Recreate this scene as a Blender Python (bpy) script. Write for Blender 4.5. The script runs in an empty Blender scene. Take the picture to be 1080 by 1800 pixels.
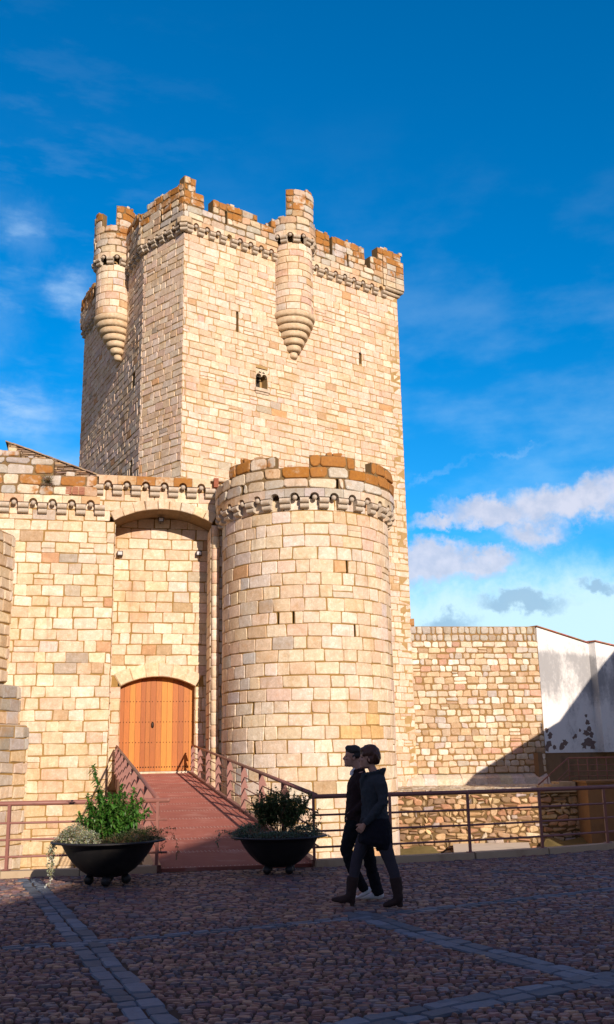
import bpy, bmesh, math, random
import numpy as np
from math import sin, cos, pi, radians, sqrt, atan2
from mathutils import Vector, Matrix
from mathutils import noise as mnoise

sc = bpy.context.scene
col = sc.collection
# ------------------------------------------------------------------ camera
cd = bpy.data.cameras.new('camera')
cd.sensor_fit = 'HORIZONTAL'; cd.sensor_width = 36.0
cd.lens = 36.0*1720/1080; cd.clip_start = 0.1; cd.clip_end = 6000
cam = bpy.data.objects.new('camera', cd); col.objects.link(cam)
cam.matrix_world = (Matrix.Translation((0, 0, 1.6)) @ Matrix.Rotation(radians(90+14.2), 4, 'X')
                    @ Matrix.Rotation(radians(-1.0), 4, 'Z'))
sc.camera = cam
# ------------------------------------------------------------------ sky and sun
SUN_AZ, SUN_EL = radians(24.0), radians(19.5)      # right of straight behind the viewer
S = Vector((sin(SUN_AZ)*cos(SUN_EL), -cos(SUN_AZ)*cos(SUN_EL), sin(SUN_EL)))
sc.view_settings.view_transform = 'Standard'
sc.view_settings.look = 'None'
sc.view_settings.exposure = 0.33
sc.view_settings.gamma = 1
w = bpy.data.worlds.new('World'); sc.world = w; w.use_nodes = True
NT = w.node_tree; NT.nodes.clear()

class G:
    """small node-graph helper"""
    def __init__(s, nt): s.nt = nt
    def n(s, t, **k):
        o = s.nt.nodes.new(t)
        for a, b in k.items(): setattr(o, a, b)
        return o
    def put(s, sock, v):
        if isinstance(v, bpy.types.NodeSocket): s.nt.links.new(v, sock)
        elif v is not None: sock.default_value = v
    def m(s, op, a, b=None, c=None, clamp=False):
        o = s.n('ShaderNodeMath', operation=op, use_clamp=clamp)
        s.put(o.inputs[0], a); s.put(o.inputs[1], b)
        if c is not None: s.put(o.inputs[2], c)
        return o.outputs[0]
    def sm(s, v, lo, hi):
        o = s.n('ShaderNodeMapRange', interpolation_type='SMOOTHSTEP')
        s.put(o.inputs[0], v); s.put(o.inputs[1], lo); s.put(o.inputs[2], hi)
        return o.outputs[0]
    def lin(s, v, lo, hi, a, b):
        o = s.n('ShaderNodeMapRange'); s.put(o.inputs[0], v)
        for i, x in enumerate((lo, hi, a, b)): s.put(o.inputs[1+i], x)
        return o.outputs[0]
    def mix(s, f, a, b, bt='MIX'):
        o = s.n('ShaderNodeMix', data_type='RGBA', blend_type=bt, clamp_factor=True)
        s.put(o.inputs[0], f)
        for i, x in ((6, a), (7, b)):
            if isinstance(x, tuple) and len(x) == 3: x = (*x, 1)
            s.put(o.inputs[i], x)
        return o.outputs[2]
    def noise(s, vec, scale, detail=4, rough=0.55, dist=0.0, dim='3D'):
        o = s.n('ShaderNodeTexNoise', noise_dimensions=dim)
        if vec is not None: s.put(o.inputs['Vector'], vec)
        o.inputs['Scale'].default_value = scale; o.inputs['Detail'].default_value = detail
        o.inputs['Roughness'].default_value = rough; o.inputs['Distortion'].default_value = dist
        return o
    def vmap(s, vec, scale=(1, 1, 1), loc=(0, 0, 0), rot=(0, 0, 0)):
        o = s.n('ShaderNodeMapping'); s.put(o.inputs['Vector'], vec)
        o.inputs['Scale'].default_value = scale; o.inputs['Location'].default_value = loc
        o.inputs['Rotation'].default_value = rot
        return o.outputs[0]

def build_sky():
    g = G(NT)
    out = g.n('ShaderNodeOutputWorld'); bg = g.n('ShaderNodeBackground')
    NT.links.new(bg.outputs[0], out.inputs[0])
    tc = g.n('ShaderNodeTexCoord'); d = tc.outputs['Generated']
    sky = g.n('ShaderNodeTexSky', sky_type='NISHITA', sun_disc=False)
    sky.sun_elevation = SUN_EL; sky.sun_rotation = pi - SUN_AZ
    sky.altitude = 300; sky.air_density = 1.0; sky.dust_density = 0.35; sky.ozone_density = 2.2
    hs = g.n('ShaderNodeHueSaturation')
    hs.inputs['Saturation'].default_value = SKY_SAT; hs.inputs['Value'].default_value = 1.0
    hs.inputs['Hue'].default_value = 0.485
    g.put(hs.inputs['Color'], sky.outputs[0])
    tint = g.mix(1.0, hs.outputs[0], SKY_TINT, 'MULTIPLY')
    sep = g.n('ShaderNodeSeparateXYZ'); g.put(sep.inputs[0], d)
    x, y, z = sep.outputs
    az = g.m('MULTIPLY', g.m('ARCTAN2', x, y), 57.2958)
    el = g.m('MULTIPLY', g.m('ARCSINE', g.m('MINIMUM', g.m('MAXIMUM', z, -1.0), 1.0)), 57.2958)
    cmb = g.n('ShaderNodeCombineXYZ'); g.put(cmb.inputs[0], az); g.put(cmb.inputs[1], el)
    P = cmb.outputs[0]
    nz = g.noise(P, 0.42, 9, 0.66)
    wz = g.n('ShaderNodeVectorMath', operation='SUBTRACT'); g.put(wz.inputs[0], nz.outputs['Color']); wz.inputs[1].default_value = (.5, .5, .5)
    ws = g.n('ShaderNodeVectorMath', operation='SCALE'); g.put(ws.inputs[0], wz.outputs[0]); ws.inputs['Scale'].default_value = 3.9
    ad = g.n('ShaderNodeVectorMath', operation='ADD'); g.put(ad.inputs[0], P); g.put(ad.inputs[1], ws.outputs[0])
    s2 = g.n('ShaderNodeSeparateXYZ'); g.put(s2.inputs[0], ad.outputs[0])
    wa, we = s2.outputs[0], s2.outputs[1]
    def ell(ca, ce, ra, re, soft=0.5, rot=0.0, src=(wa, we)):
        da = g.m('SUBTRACT', src[0], ca); de = g.m('SUBTRACT', src[1], ce)
        if rot:
            c, s_ = cos(rot), sin(rot)
            da, de = (g.m('ADD', g.m('MULTIPLY', da, c), g.m('MULTIPLY', de, s_)),
                      g.m('SUBTRACT', g.m('MULTIPLY', de, c), g.m('MULTIPLY', da, s_)))
        da = g.m('DIVIDE', da, ra); de = g.m('DIVIDE', de, re)
        r = g.m('SQRT', g.m('ADD', g.m('MULTIPLY', da, da), g.m('MULTIPLY', de, de)))
        return g.sm(r, 1.0, 1.0-soft)
    def mx(*a):
        r = a[0]
        for b in a[1:]: r = g.m('MAXIMUM', r, b)
        return r
    # cumulus to the right of the keep
    cum = mx(ell(11.4, 13.6, 4.6, 1.1, .7, -.12), ell(15.4, 14.0, 5.2, 1.5, .6, .03), ell(13.4, 12.4, 2.4, 1.2, .8),
             ell(20.5, 14.3, 5.0, 1.7, .6), ell(8.0, 13.5, 3.0, .7, .9))
    cum2 = mx(ell(7.5, 11.1, 3.5, 1.6, .55), ell(10.2, 10.9, 2.6, 1.1, .6), ell(4.5, 10.9, 2.6, 1.7, .6))
    fine = g.noise(P, 1.5, 6, 0.65)
    ff = fine.outputs[0]
    # low bright veil near the horizon
    veil = g.m('MULTIPLY', g.sm(g.m('ADD', we, g.m('MULTIPLY', ff, 1.2)), 12.4, 8.6), 0.92)
    grey = mx(ell(12.2, 8.4, 3.4, .8, .6, -.1), ell(16.6, 9.0, 1.5, .5, .7), ell(8.0, 7.4, 2.4, .8, .7), ell(19.5, 8.7, 1.3, .55, .7))
    # thin wisps at the left and one small one right
    st = g.noise(g.vmap(P, (.25, .9, 1), rot=(0, 0, .5)), 0.55, 8, 0.6)
    wn = g.sm(st.outputs[0], .47, .68)
    wisp = mx(g.m('MULTIPLY', ell(-17.2, 29.2, 2.2, 2.6, 1.0), .55), g.m('MULTIPLY', ell(-14.6, 26.4, 2.0, 1.8, 1.0), .75),
              g.m('MULTIPLY', ell(-17.5, 19.6, 4.5, 2.2, 1.0), .95), g.m('MULTIPLY', ell(-19, 24, 3.0, 2.5, 1.0), .6),
              g.m('MULTIPLY', ell(-16.0, 16.4, 4.0, 1.2, 1.0), .8),
              g.m('MULTIPLY', ell(12.6, 17.0, 2.4, .30, 1.0, .12), .9), g.m('MULTIPLY', ell(8.2, 16.2, 3.2, .35, 1.0, .2), .5))
    wisp = g.m('MULTIPLY', wisp, g.m('ADD', g.m('MULTIPLY', wn, .7), .3))
    fine2 = g.noise(d, 5.0, 6, .6).outputs[0]
    broad = g.noise(g.vmap(P, (.10, .22, 1)), 1.0, 6, 0.55)
    haze = g.m('MULTIPLY', g.m('MULTIPLY', g.sm(broad.outputs[0], .42, .75), g.sm(el, 38.0, 12.0)), .22)
    shade = g.m('ADD', .30, g.m('MULTIPLY', g.sm(g.noise(P, .75, 5, .55).outputs[0], .35, .66), .6))
    cc = g.mix(shade, CLOUD_DARK, CLOUD_LIGHT)
    c = g.mix(haze, tint, CLOUD_VEIL)
    c = g.mix(g.m('MULTIPLY', wisp, .75), c, CLOUD_WISP)
    c = g.mix(g.m('MULTIPLY', g.m('MULTIPLY', wn, g.m('MULTIPLY', g.sm(az, 2.0, -24.0), g.sm(el, 46.0, 22.0))), .10), c, CLOUD_VEIL)
    c = g.mix(veil, c, CLOUD_VEIL)
    c = g.mix(g.m('MULTIPLY', grey, .75), c, CLOUD_GREY)
    c = g.mix(g.m('MULTIPLY', cum2, .88), c, cc)
    c = g.mix(g.m('MULTIPLY', cum, .9), c, cc)
    # unseen cloud cover added behind the viewer to make the shade light neutral
    back = g.sm(y, .60, .30)
    bn = g.sm(g.noise(d, 2.2, 7, .62).outputs[0], .34, .60)
    c = g.mix(g.m('MULTIPLY', g.m('MULTIPLY', back, bn), .95), c, g.mix(fine2, CLOUD_FILL, CLOUD_FILL2))
    g.put(bg.inputs[0], c)
    bg.inputs[1].default_value = 0.107
SKY_SAT = 1.5
SKY_TINT = (0.5, 1.03, 1.36)
CLOUD_LIGHT = (5.9, 5.9, 6.8, 1); CLOUD_DARK = (3.6, 4.2, 5.6, 1); CLOUD_VEIL = (5.2, 7.2, 8.2, 1)
CLOUD_FILL = (1.55, 1.05, 1.5, 1); CLOUD_FILL2 = (3.0, 2.15, 2.8, 1)
CLOUD_GREY = (2.2, 3.7, 5.3, 1); CLOUD_WISP = (3.2, 5.0, 7.4, 1)
build_sky()
sl = bpy.data.lights.new('sun', 'SUN'); sl.energy = 4.6; sl.angle = radians(0.53); sl.color = (1.0, .85, .72)
sun = bpy.data.objects.new('sun', sl); col.objects.link(sun)
sun.rotation_euler = S.to_track_quat('Z', 'Y').to_euler(); sun.location = S*80

# ------------------------------------------------------------------ object helpers
R = random.Random(7)
def tag(o, label=None, cat=None, group=None, kind=None):
    for k, v in (('label', label), ('category', cat), ('group', group), ('kind', kind)):
        if v: o[k] = v
    return o
def empty(name, loc=(0, 0, 0), rz=0.0, label=None, cat=None, group=None, parent=None):
    o = bpy.data.objects.new(name, None); col.objects.link(o)
    o.empty_display_size = .3
    o.location = loc; o.rotation_euler = (0, 0, rz)
    if parent: o.parent = parent
    return tag(o, label, cat, group)
def adopt(o, root):
    """make o a child of root, keeping o's mesh in world coordinates"""
    o.parent = root
    o.matrix_parent_inverse = (Matrix.Translation(root.location) @ Matrix.Rotation(root.rotation_euler.z, 4, 'Z')).inverted()
    return o
def copy_tree(o, parent=None):
    c = o.copy(); col.objects.link(c); c.parent = parent
    c.matrix_parent_inverse = o.matrix_parent_inverse.copy()
    for ch in [q for q in bpy.data.objects if q.parent == o]: copy_tree(ch, c)
    return c

class MB:
    """collects polygons; builds ONE mesh object"""
    def __init__(s): s.v = []; s.f = []; s.mi = []; s.c = []; s.sm = []
    def vert(s, p, c=(1, 1, 1, 0)):
        s.v.append((p[0], p[1], p[2])); s.c.append(c); return len(s.v)-1
    def face(s, idx, mi=0, smooth=False): s.f.append(tuple(idx)); s.mi.append(mi); s.sm.append(smooth)
    def poly(s, pts, mi=0, c=(1, 1, 1, 0)): s.face([s.vert(p, c) for p in pts], mi)
    def hexa(s, p, mi=0, c=(1, 1, 1, 0)):
        """p: 8 points, bottom 4 ccw then top 4"""
        i = [s.vert(q, c) for q in p]
        for a in ((0, 3, 2, 1), (4, 5, 6, 7), (0, 1, 5, 4), (1, 2, 6, 5), (2, 3, 7, 6), (3, 0, 4, 7)):
            s.face([i[k] for k in a], mi)
    def box(s, x0, x1, y0, y1, z0, z1, mi=0, c=(1, 1, 1, 0), f=None):
        p = [(x0, y0, z0), (x1, y0, z0), (x1, y1, z0), (x0, y1, z0), (x0, y0, z1), (x1, y0, z1), (x1, y1, z1), (x0, y1, z1)]
        if f: p = [f(*q) for q in p]
        s.hexa(p, mi, c)
    def tube(s, pts, rad, n=8, mi=0, c=(1, 1, 1, 0), smooth=True, cap=True):
        pts = [Vector(p) for p in pts]
        if not hasattr(rad, '__len__'): rad = [rad]*len(pts)
        ref = None; rings = []
        for i, p in enumerate(pts):
            t = (pts[min(i+1, len(pts)-1)]-pts[max(i-1, 0)])
            if t.length < 1e-9: t = Vector((0, 0, 1))
            t.normalize()
            if ref is None: ref = t.orthogonal().normalized()
            ref = (ref - t*ref.dot(t))
            if ref.length < 1e-6: ref = t.orthogonal()
            ref.normalize(); b = t.cross(ref)
            rings.append([s.vert(p+(ref*cos(2*pi*k/n)+b*sin(2*pi*k/n))*rad[i], c) for k in range(n)])
        for a, b in zip(rings, rings[1:]):
            for k in range(n): s.face((a[k], a[(k+1) % n], b[(k+1) % n], b[k]), mi, smooth)
        if cap:
            s.face(rings[0][::-1], mi); s.face(rings[-1], mi)
    def lathe(s, prof, c0=(0, 0, 0), n=32, mi=0, c=(1, 1, 1, 0), smooth=True, cap=True, sq=(1, 1)):
        rings = []
        for r, z in prof:
            rings.append([s.vert((c0[0]+r*sq[0]*cos(2*pi*k/n), c0[1]+r*sq[1]*sin(2*pi*k/n), c0[2]+z), c) for k in range(n)])
        for a, b in zip(rings, rings[1:]):
            for k in range(n): s.face((a[k], a[(k+1) % n], b[(k+1) % n], b[k]), mi, smooth)
        if cap:
            s.face(rings[0][::-1], mi); s.face(rings[-1], mi)
    def sphere(s, c0, r, n=10, mi=0, c=(1, 1, 1, 0)):
        r3 = r if hasattr(r, '__len__') else (r, r, r)
        rings = []
        for j in range(1, n//2+1):
            ph = pi*j/(n//2+1)
            rings.append([s.vert((c0[0]+r3[0]*sin(ph)*cos(2*pi*k/n), c0[1]+r3[1]*sin(ph)*sin(2*pi*k/n), c0[2]-r3[2]*cos(ph)), c) for k in range(n)])
        a = s.vert((c0[0], c0[1], c0[2]-r3[2]), c); b = s.vert((c0[0], c0[1], c0[2]+r3[2]), c)
        for k in range(n): s.face((a, rings[0][(k+1) % n], rings[0][k]), mi, True); s.face((b, rings[-1][k], rings[-1][(k+1) % n]), mi, True)
        for p, q in zip(rings, rings[1:]):
            for k in range(n): s.face((p[k], p[(k+1) % n], q[(k+1) % n], q[k]), mi, True)
    def mesh(s, name, mats):
        me = bpy.data.meshes.new(name)
        me.from_pydata(s.v, [], s.f)
        for m in (mats if isinstance(mats, (list, tuple)) else [mats]): me.materials.append(m)
        if s.f:
            me.polygons.foreach_set('material_index', s.mi)
            me.polygons.foreach_set('use_smooth', s.sm)
        at = me.attributes.new('tint', 'FLOAT_COLOR', 'POINT')
        at.data.foreach_set('color', np.array(s.c, dtype=np.float32).ravel())
        me.update(); return me
    def build(s, name, mats, parent=None, world=True, loc=None):
        o = bpy.data.objects.new(name, s.mesh(name, mats)); col.objects.link(o)
        if loc is not None: o.location = loc
        if parent is not None:
            if world: adopt(o, parent)
            else: o.parent = parent
        return o
def inst(me, name, parent, pos, rz, world=True, scale=None):
    o = bpy.data.objects.new(name, me); col.objects.link(o)
    o.location = pos; o.rotation_euler = (0, 0, rz)
    if scale: o.scale = scale
    if parent is not None:
        if world: adopt(o, parent)
        else: o.parent = parent
    return o

# ------------------------------------------------------------------ masonry
def block(M, mp, a, b, v0, v1, gap, bev, dep, jit, c, n=1, mi=0, rough=.4, rc=.0):
    """one dressed stone: three rings from the joint up to the face, corners knocked off by rc"""
    cj = [(R.uniform(-jit, jit), R.uniform(-jit, jit)) for _ in range(4)]
    cd_ = [dep*(1+R.uniform(-rough, rough)) for _ in range(4)]
    if b-a < 2*(gap/2+bev)+.01: bev = max(.002, (b-a-gap)/2*.5)
    if v1-v0 < 2*(gap/2+bev)+.01: bev = max(.002, min(bev, (v1-v0-gap)/2*.5))
    rings = []; rc = min(rc, (b-a)*.33, (v1-v0)*.33)
    rr = [rc*R.uniform(.4, 1.3) for _ in range(4)] if rc else None
    for ins, dk in ((gap*.5, -.2), (gap*.5+bev*.25, .62), (gap*.5+bev, 1.0)):
        ua, ub, va, vb = a+ins, b-ins, v0+ins, v1-ins
        W, H = ub-ua, vb-va
        def P(u, v):
            s = (u-ua)/W; t = (v-va)/H
            w4 = ((1-s)*(1-t), s*(1-t), s*t, (1-s)*t)
            du = sum(q*k[0] for q, k in zip(w4, cj)); dv = sum(q*k[1] for q, k in zip(w4, cj)); d = sum(q*k for q, k in zip(w4, cd_))
            return M.vert(mp(u+du, v+dv, d*dk), c)
        ring = []
        if rc:
            q = [min(x, W*.4, H*.4) for x in rr]
            for j in range(n+1): ring.append(P(ua+q[0]+(W-q[0]-q[1])*j/n, va))
            ring.append(P(ub, va+q[1])); ring.append(P(ub, vb-q[2]))
            for j in range(n+1): ring.append(P(ub-q[2]-(W-q[2]-q[3])*j/n, vb))
            ring.append(P(ua, vb-q[3])); ring.append(P(ua, va+q[0]))
        else:
            for j in range(n+1): ring.append(P(ua+W*j/n, va))
            for j in range(n+1): ring.append(P(ub-W*j/n, vb))
        rings.append(ring)
    N = len(rings[0])
    for p, q in zip(rings, rings[1:]):
        for k in range(N): M.face((p[k], p[(k+1) % N], q[(k+1) % N], q[k]), mi)
    t = rings[-1]
    if rc:
        bot = t[:n+1]; top = t[n+3:2*n+4][::-1]
        for j in range(n): M.face((bot[j], bot[j+1], top[j+1], top[j]), mi)
        M.face((bot[n], t[n+1], t[n+2], top[n]), mi); M.face((bot[0], top[0], t[2*n+4], t[2*n+5]), mi)
    else:
        for j in range(n): M.face((t[j], t[j+1], t[N-2-j], t[N-1-j]), mi)

def core_cell(M, mp, a, b, v0, v1, th, n, mi, c):
    for j in range(n):
        x0 = a+(b-a)*j/n; x1 = a+(b-a)*(j+1)/n
        M.hexa([mp(x0, v0, 0), mp(x1, v0, 0), mp(x1, v0, -th), mp(x0, v0, -th),
                mp(x0, v1, 0), mp(x1, v1, 0), mp(x1, v1, -th), mp(x0, v1, -th)], mi, c)

def masonry(M, mp, rows, ivals, wr, gap=.03, bev=.025, dep=.035, jit=.012, tint=None, segw=None, th=.5, fine=None,
            core=True, cc=(1, 1, 1, 0), split=0.0, rc=0.0, rough=.4):
    """rows: list of v levels; ivals(v0, v1) -> list of (ua, ub). Blocks use material 0, mortar core material 1"""
    for v0, v1 in zip(rows, rows[1:]):
        for ua, ub in ivals(v0, v1):
            if ub-ua < .06: continue
            cuts = [ua]; x = ua+R.uniform(.3, 1.0)*wr[0]
            while x < ub-wr[0]*.45:
                cuts.append(x); x += R.uniform(*wr)
            cuts.append(ub)
            for a, b in zip(cuts, cuts[1:]):
                n = 1 if not segw else max(1, int(math.ceil((b-a)/segw)))
                if split and b-a > .3 and R.random() < split:
                    vm = v0+(v1-v0)*R.uniform(.4, .6)
                    for p, q in ((v0, vm), (vm, v1)):
                        block(M, mp, a, b, p, q, gap*.8, bev*.7, dep, jit*.6, tint((a+b)/2, (p+q)/2), n, rc=rc, rough=rough)
                else:
                    block(M, mp, a, b, v0, v1, gap, bev, dep, jit, tint((a+b)/2, (v0+v1)/2), n, rc=rc, rough=rough)
        if core:
            k = 1 if not fine else max(1, int(round((v1-v0)/fine)))
            for i in range(k):
                p = v0+(v1-v0)*i/k; q = v0+(v1-v0)*(i+1)/k
                for ua, ub in (ivals(p, q, True) if fine else ivals(v0, v1)):
                    if ub-ua < .01: continue
                    n = 1 if not segw else max(1, int(math.ceil((ub-ua)/segw)))
                    core_cell(M, mp, ua, ub, p, q, th, n, 1, cc)
def levels(z0, z1, h, j=.06):
    r = [z0]
    while r[-1] < z1-h*.6: r.append(r[-1]+h*(1+R.uniform(-j, j)))
    k = (z1-z0)/(r[-1]-z0)
    return [z0+(q-z0)*k for q in r]
def cut(ints, a, b):
    out = []
    for p, q in ints:
        if b <= p or a >= q: out.append((p, q)); continue
        if a > p: out.append((p, a))
        if b < q: out.append((b, q))
    return out
PAL = [((.66, .52, .35), 5), ((.62, .46, .29), 5), ((.60, .42, .26), 3), ((.60, .40, .27), 1.5), ((.72, .60, .43), 3), ((.50, .43, .34), .8), ((.52, .34, .18), .8)]
def pick(pal=PAL, var=.10, lich=0.0, pull=0.0):
    t = R.random()*sum(w_ for _, w_ in pal)
    for c, w_ in pal:
        t -= w_
        if t <= 0: break
    if pull:
        W_ = sum(w_ for _, w_ in pal); mean = [sum(q[i]*w_ for q, w_ in pal)/W_ for i in range(3)]
        c = [a*(1-pull)+b*pull for a, b in zip(c, mean)]
    k = 1+R.uniform(-var, var)
    return (c[0]*k, c[1]*k*(1+R.uniform(-.03, .03)), c[2]*k*(1+R.uniform(-.06, .06)), lich)
def frame(P, ang, d0=0.0):
    """plane map: u along the wall, v = height, d = outward"""
    t = (cos(ang), sin(ang)); n = (sin(ang), -cos(ang))
    return lambda u, v, d: (P[0]+t[0]*u+n[0]*(d+d0), P[1]+t[1]*u+n[1]*(d+d0), v)
def drum(cx, cy, rad, d0=0.0):
    """cylinder map: u = arc length from the side facing the square"""
    return lambda u, v, d: (cx+(rad+d0+d)*sin(u/rad), cy-(rad+d0+d)*cos(u/rad), v)

# ------------------------------------------------------------------ materials
MATS = {}
def newmat(name):
    m = bpy.data.materials.new(name); m.use_nodes = True
    nt = m.node_tree; nt.nodes.clear()
    g = G(nt); out = g.n('ShaderNodeOutputMaterial'); b = g.n('ShaderNodeBsdfPrincipled')
    nt.links.new(b.outputs[0], out.inputs[0]); b.inputs['Specular IOR Level'].default_value = .25
    MATS[name] = m
    return m, g, b
def bump(g, b, h, strength=.5, dist=.02):
    n = g.n('ShaderNodeBump'); n.inputs['Strength'].default_value = strength; n.inputs['Distance'].default_value = dist
    g.put(n.inputs['Height'], h); g.put(b.inputs['Normal'], n.outputs[0])
def m_stone(name, k=1.0, spots=.5, lichen=(.37, .135, .012), nscale=1.0):
    m, g, b = newmat(name)
    at = g.n('ShaderNodeAttribute', attribute_name='tint')
    p = g.n('ShaderNodeTexCoord').outputs['Object']
    n1 = g.noise(p, 3.2*nscale, 5, .6).outputs[0]
    n2 = g.noise(p, 22*nscale, 4, .7).outputs[0]
    n3 = g.noise(p, .55*nscale, 5, .6).outputs[0]
    c = g.mix(1.0, at.outputs['Color'], g.mix(n1, (.72*k, .70*k, .68*k), (1.25*k, 1.26*k, 1.28*k)), 'MULTIPLY')
    c = g.mix(1.0, c, g.mix(n2, (.66, .64, .62), (1.30, 1.30, 1.31)), 'MULTIPLY')
    n4 = g.noise(p, 7.5*nscale, 4, .6, .3).outputs[0]
    c = g.mix(g.m('MULTIPLY', g.sm(n4, .48, .64), .60), c, g.mix(1.0, c, (1.20, 1.26, 1.38), 'MULTIPLY'))
    c = g.mix(g.m('MULTIPLY', g.sm(g.noise(p, 4.3*nscale, 4, .6).outputs[0], .52, .68), .50), c, g.mix(1.0, c, (.92, .78, .64), 'MULTIPLY'))
    # iron and earth stains in broad patches
    c = g.mix(g.m('MULTIPLY', g.sm(n3, .54, .72), .48), c, (.46, .27, .11))
    c = g.mix(g.m('MULTIPLY', g.sm(g.noise(g.vmap(p, (1, 1, .35)), 1.7*nscale, 5, .7).outputs[0], .62, .78), .35*spots), c, (.20, .17, .14))
    stk = g.noise(g.vmap(p, (2.2, 2.2, .14)), 1.6, 6, .7).outputs[0]
    c = g.mix(g.m('MULTIPLY', g.sm(stk, .54, .74), .50*spots*2), c, (.30, .21, .13))
    pit = g.noise(p, 55*nscale, 3, .7).outputs[0]
    c = g.mix(g.m('MULTIPLY', g.sm(pit, .60, .72), .35), c, (.20, .14, .09))
    # lichen where the block carries it
    ln = g.noise(p, 1.6, 6, .68).outputs[0]
    l2 = g.noise(p, 5.5, 4, .65).outputs[0]
    lm = g.sm(g.m('ADD', g.m('ADD', g.m('MULTIPLY', ln, .75), g.m('MULTIPLY', l2, .25)), g.m('MULTIPLY', at.outputs['Alpha'], .50)), .70, .84)
    lc = g.mix(g.noise(p, 9, 4, .6).outputs[0], (lichen[0]*.55, lichen[1]*.5, lichen[2]*.8), (lichen[0]*1.25, lichen[1]*1.4, lichen[2]*1.6))
    c = g.mix(g.m('MULTIPLY', lm, .9), c, lc)
    g.put(b.inputs['Base Color'], c); b.inputs['Roughness'].default_value = .92; b.inputs['Specular IOR Level'].default_value = .1
    h = g.m('ADD', g.m('MULTIPLY', n1, .6), g.m('MULTIPLY', n2, .5))
    bump(g, b, h, .55, .03)
    return m
def m_plain(name, c1, c2=None, rough=.6, metal=0.0, scale=6, bmp=.15, bd=.01, spec=.3, stretch=(1, 1, 1), dirt=None):
    m, g, b = newmat(name)
    p = g.n('ShaderNodeTexCoord').outputs['Object']
    if stretch != (1, 1, 1): p = g.vmap(p, stretch)
    n = g.noise(p, scale, 5, .6).outputs[0]
    c = g.mix(n, c1, c2 or c1)
    if dirt: c = g.mix(g.m('MULTIPLY', g.sm(g.noise(p, scale*.35, 6, .65).outputs[0], .5, .68), dirt[3]), c, dirt[:3])
    g.put(b.inputs['Base Color'], c); b.inputs['Roughness'].default_value = rough; b.inputs['Metallic'].default_value = metal
    b.inputs['Specular IOR Level'].default_value = spec
    if bmp: bump(g, b, n, bmp, bd)
    return m
def m_tint(name, rough=.7, scale=8, var=.35, spec=.3, bmp=.3, bd=.01):
    m, g, b = newmat(name)
    at = g.n('ShaderNodeAttribute', attribute_name='tint')
    p = g.n('ShaderNodeTexCoord').outputs['Object']
    n = g.noise(p, scale, 5, .65).outputs[0]
    c = g.mix(1.0, at.outputs['Color'], g.mix(n, (1-var,)*3, (1+var,)*3), 'MULTIPLY')
    g.put(b.inputs['Base Color'], c); b.inputs['Roughness'].default_value = rough; b.inputs['Specular IOR Level'].default_value = spec
    if bmp: bump(g, b, n, bmp, bd)
    return m
def m_leaf(name, rough=.45, trans=.35):
    m, g, b = newmat(name)
    at = g.n('ShaderNodeAttribute', attribute_name='tint')
    g.put(b.inputs['Base Color'], at.outputs['Color']); b.inputs['Roughness'].default_value = rough
    tr = g.n('ShaderNodeBsdfTranslucent'); g.put(tr.inputs[0], g.mix(1.0, at.outputs['Color'], (1.1, 1.25, .6), 'MULTIPLY'))
    mx = g.n('ShaderNodeMixShader'); mx.inputs[0].default_value = trans
    g.nt.links.new(b.outputs[0], mx.inputs[1]); g.nt.links.new(tr.outputs[0], mx.inputs[2])
    out = [q for q in g.nt.nodes if q.type == 'OUTPUT_MATERIAL'][0]; g.nt.links.new(mx.outputs[0], out.inputs[0])
    return m
STONE = m_stone('castle_stone'); GREYSTONE = m_stone('weathered_stone', .9, .9)
MORTAR = m_plain('ochre_mortar', (.40, .25, .09), (.22, .13, .04), .95, scale=5, bmp=.4, bd=.02, spec=.05)
MORTARK = m_plain('pale_mortar', (.50, .34, .16), (.30, .185, .07), .95, scale=5, bmp=.4, bd=.02, spec=.05)
MORTARB = m_plain('earth_mortar', (.26, .17, .08), (.14, .09, .04), .95, scale=5, bmp=.4, bd=.02, spec=.05)
MORTARO = m_plain('orange_mortar', (.34, .21, .09), (.22, .13, .05), .95, scale=5, bmp=.4, bd=.02, spec=.05)
RUST = m_plain('red_brown_paint', (.24, .098, .075), (.29, .125, .095), .5, scale=14, bmp=.08, spec=.35, dirt=(.12, .06, .05, .4))
DECKM = m_plain('red_deck_paint', (.23, .07, .05), (.33, .112, .082), .7, scale=5, bmp=.2, spec=.25, dirt=(.38, .19, .15, .65))

# ------------------------------------------------------------------ shared castle ornaments
def corbel_mesh(wd=.34):
    M = MB(); prof = [(-.02, 0), (.20, 0)]
    for k in range(1, 7):
        a = pi/2-pi*k/6; prof.append((.20+.10*cos(a), -.10+.10*sin(a)))
    prof.append((.12, -.205))
    for k in range(1, 7):
        a = pi/2-pi*k/6; prof.append((.12+.085*cos(a), -.29+.085*sin(a)))
    prof.append((-.02, -.38))
    c = (.52, .46, .37, 0)
    L = [M.vert((-wd/2, -d, z), c) for d, z in prof]; Q = [M.vert((wd/2, -d, z), c) for d, z in prof]
    for k in range(len(prof)-1): M.face((L[k], Q[k], Q[k+1], L[k+1]), 0, False)
    M.face(L[::-1]); M.face(Q)
    return M.mesh('corbel', [STONE])
CORB = [corbel_mesh(.34), corbel_mesh(.31), corbel_mesh(.37)]
_b = MB(); _b.sphere((0, 0, 0), .095, 12, 0, (.46, .40, .32, 0)); BALL = _b.mesh('stone_ball', [STONE])
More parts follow.
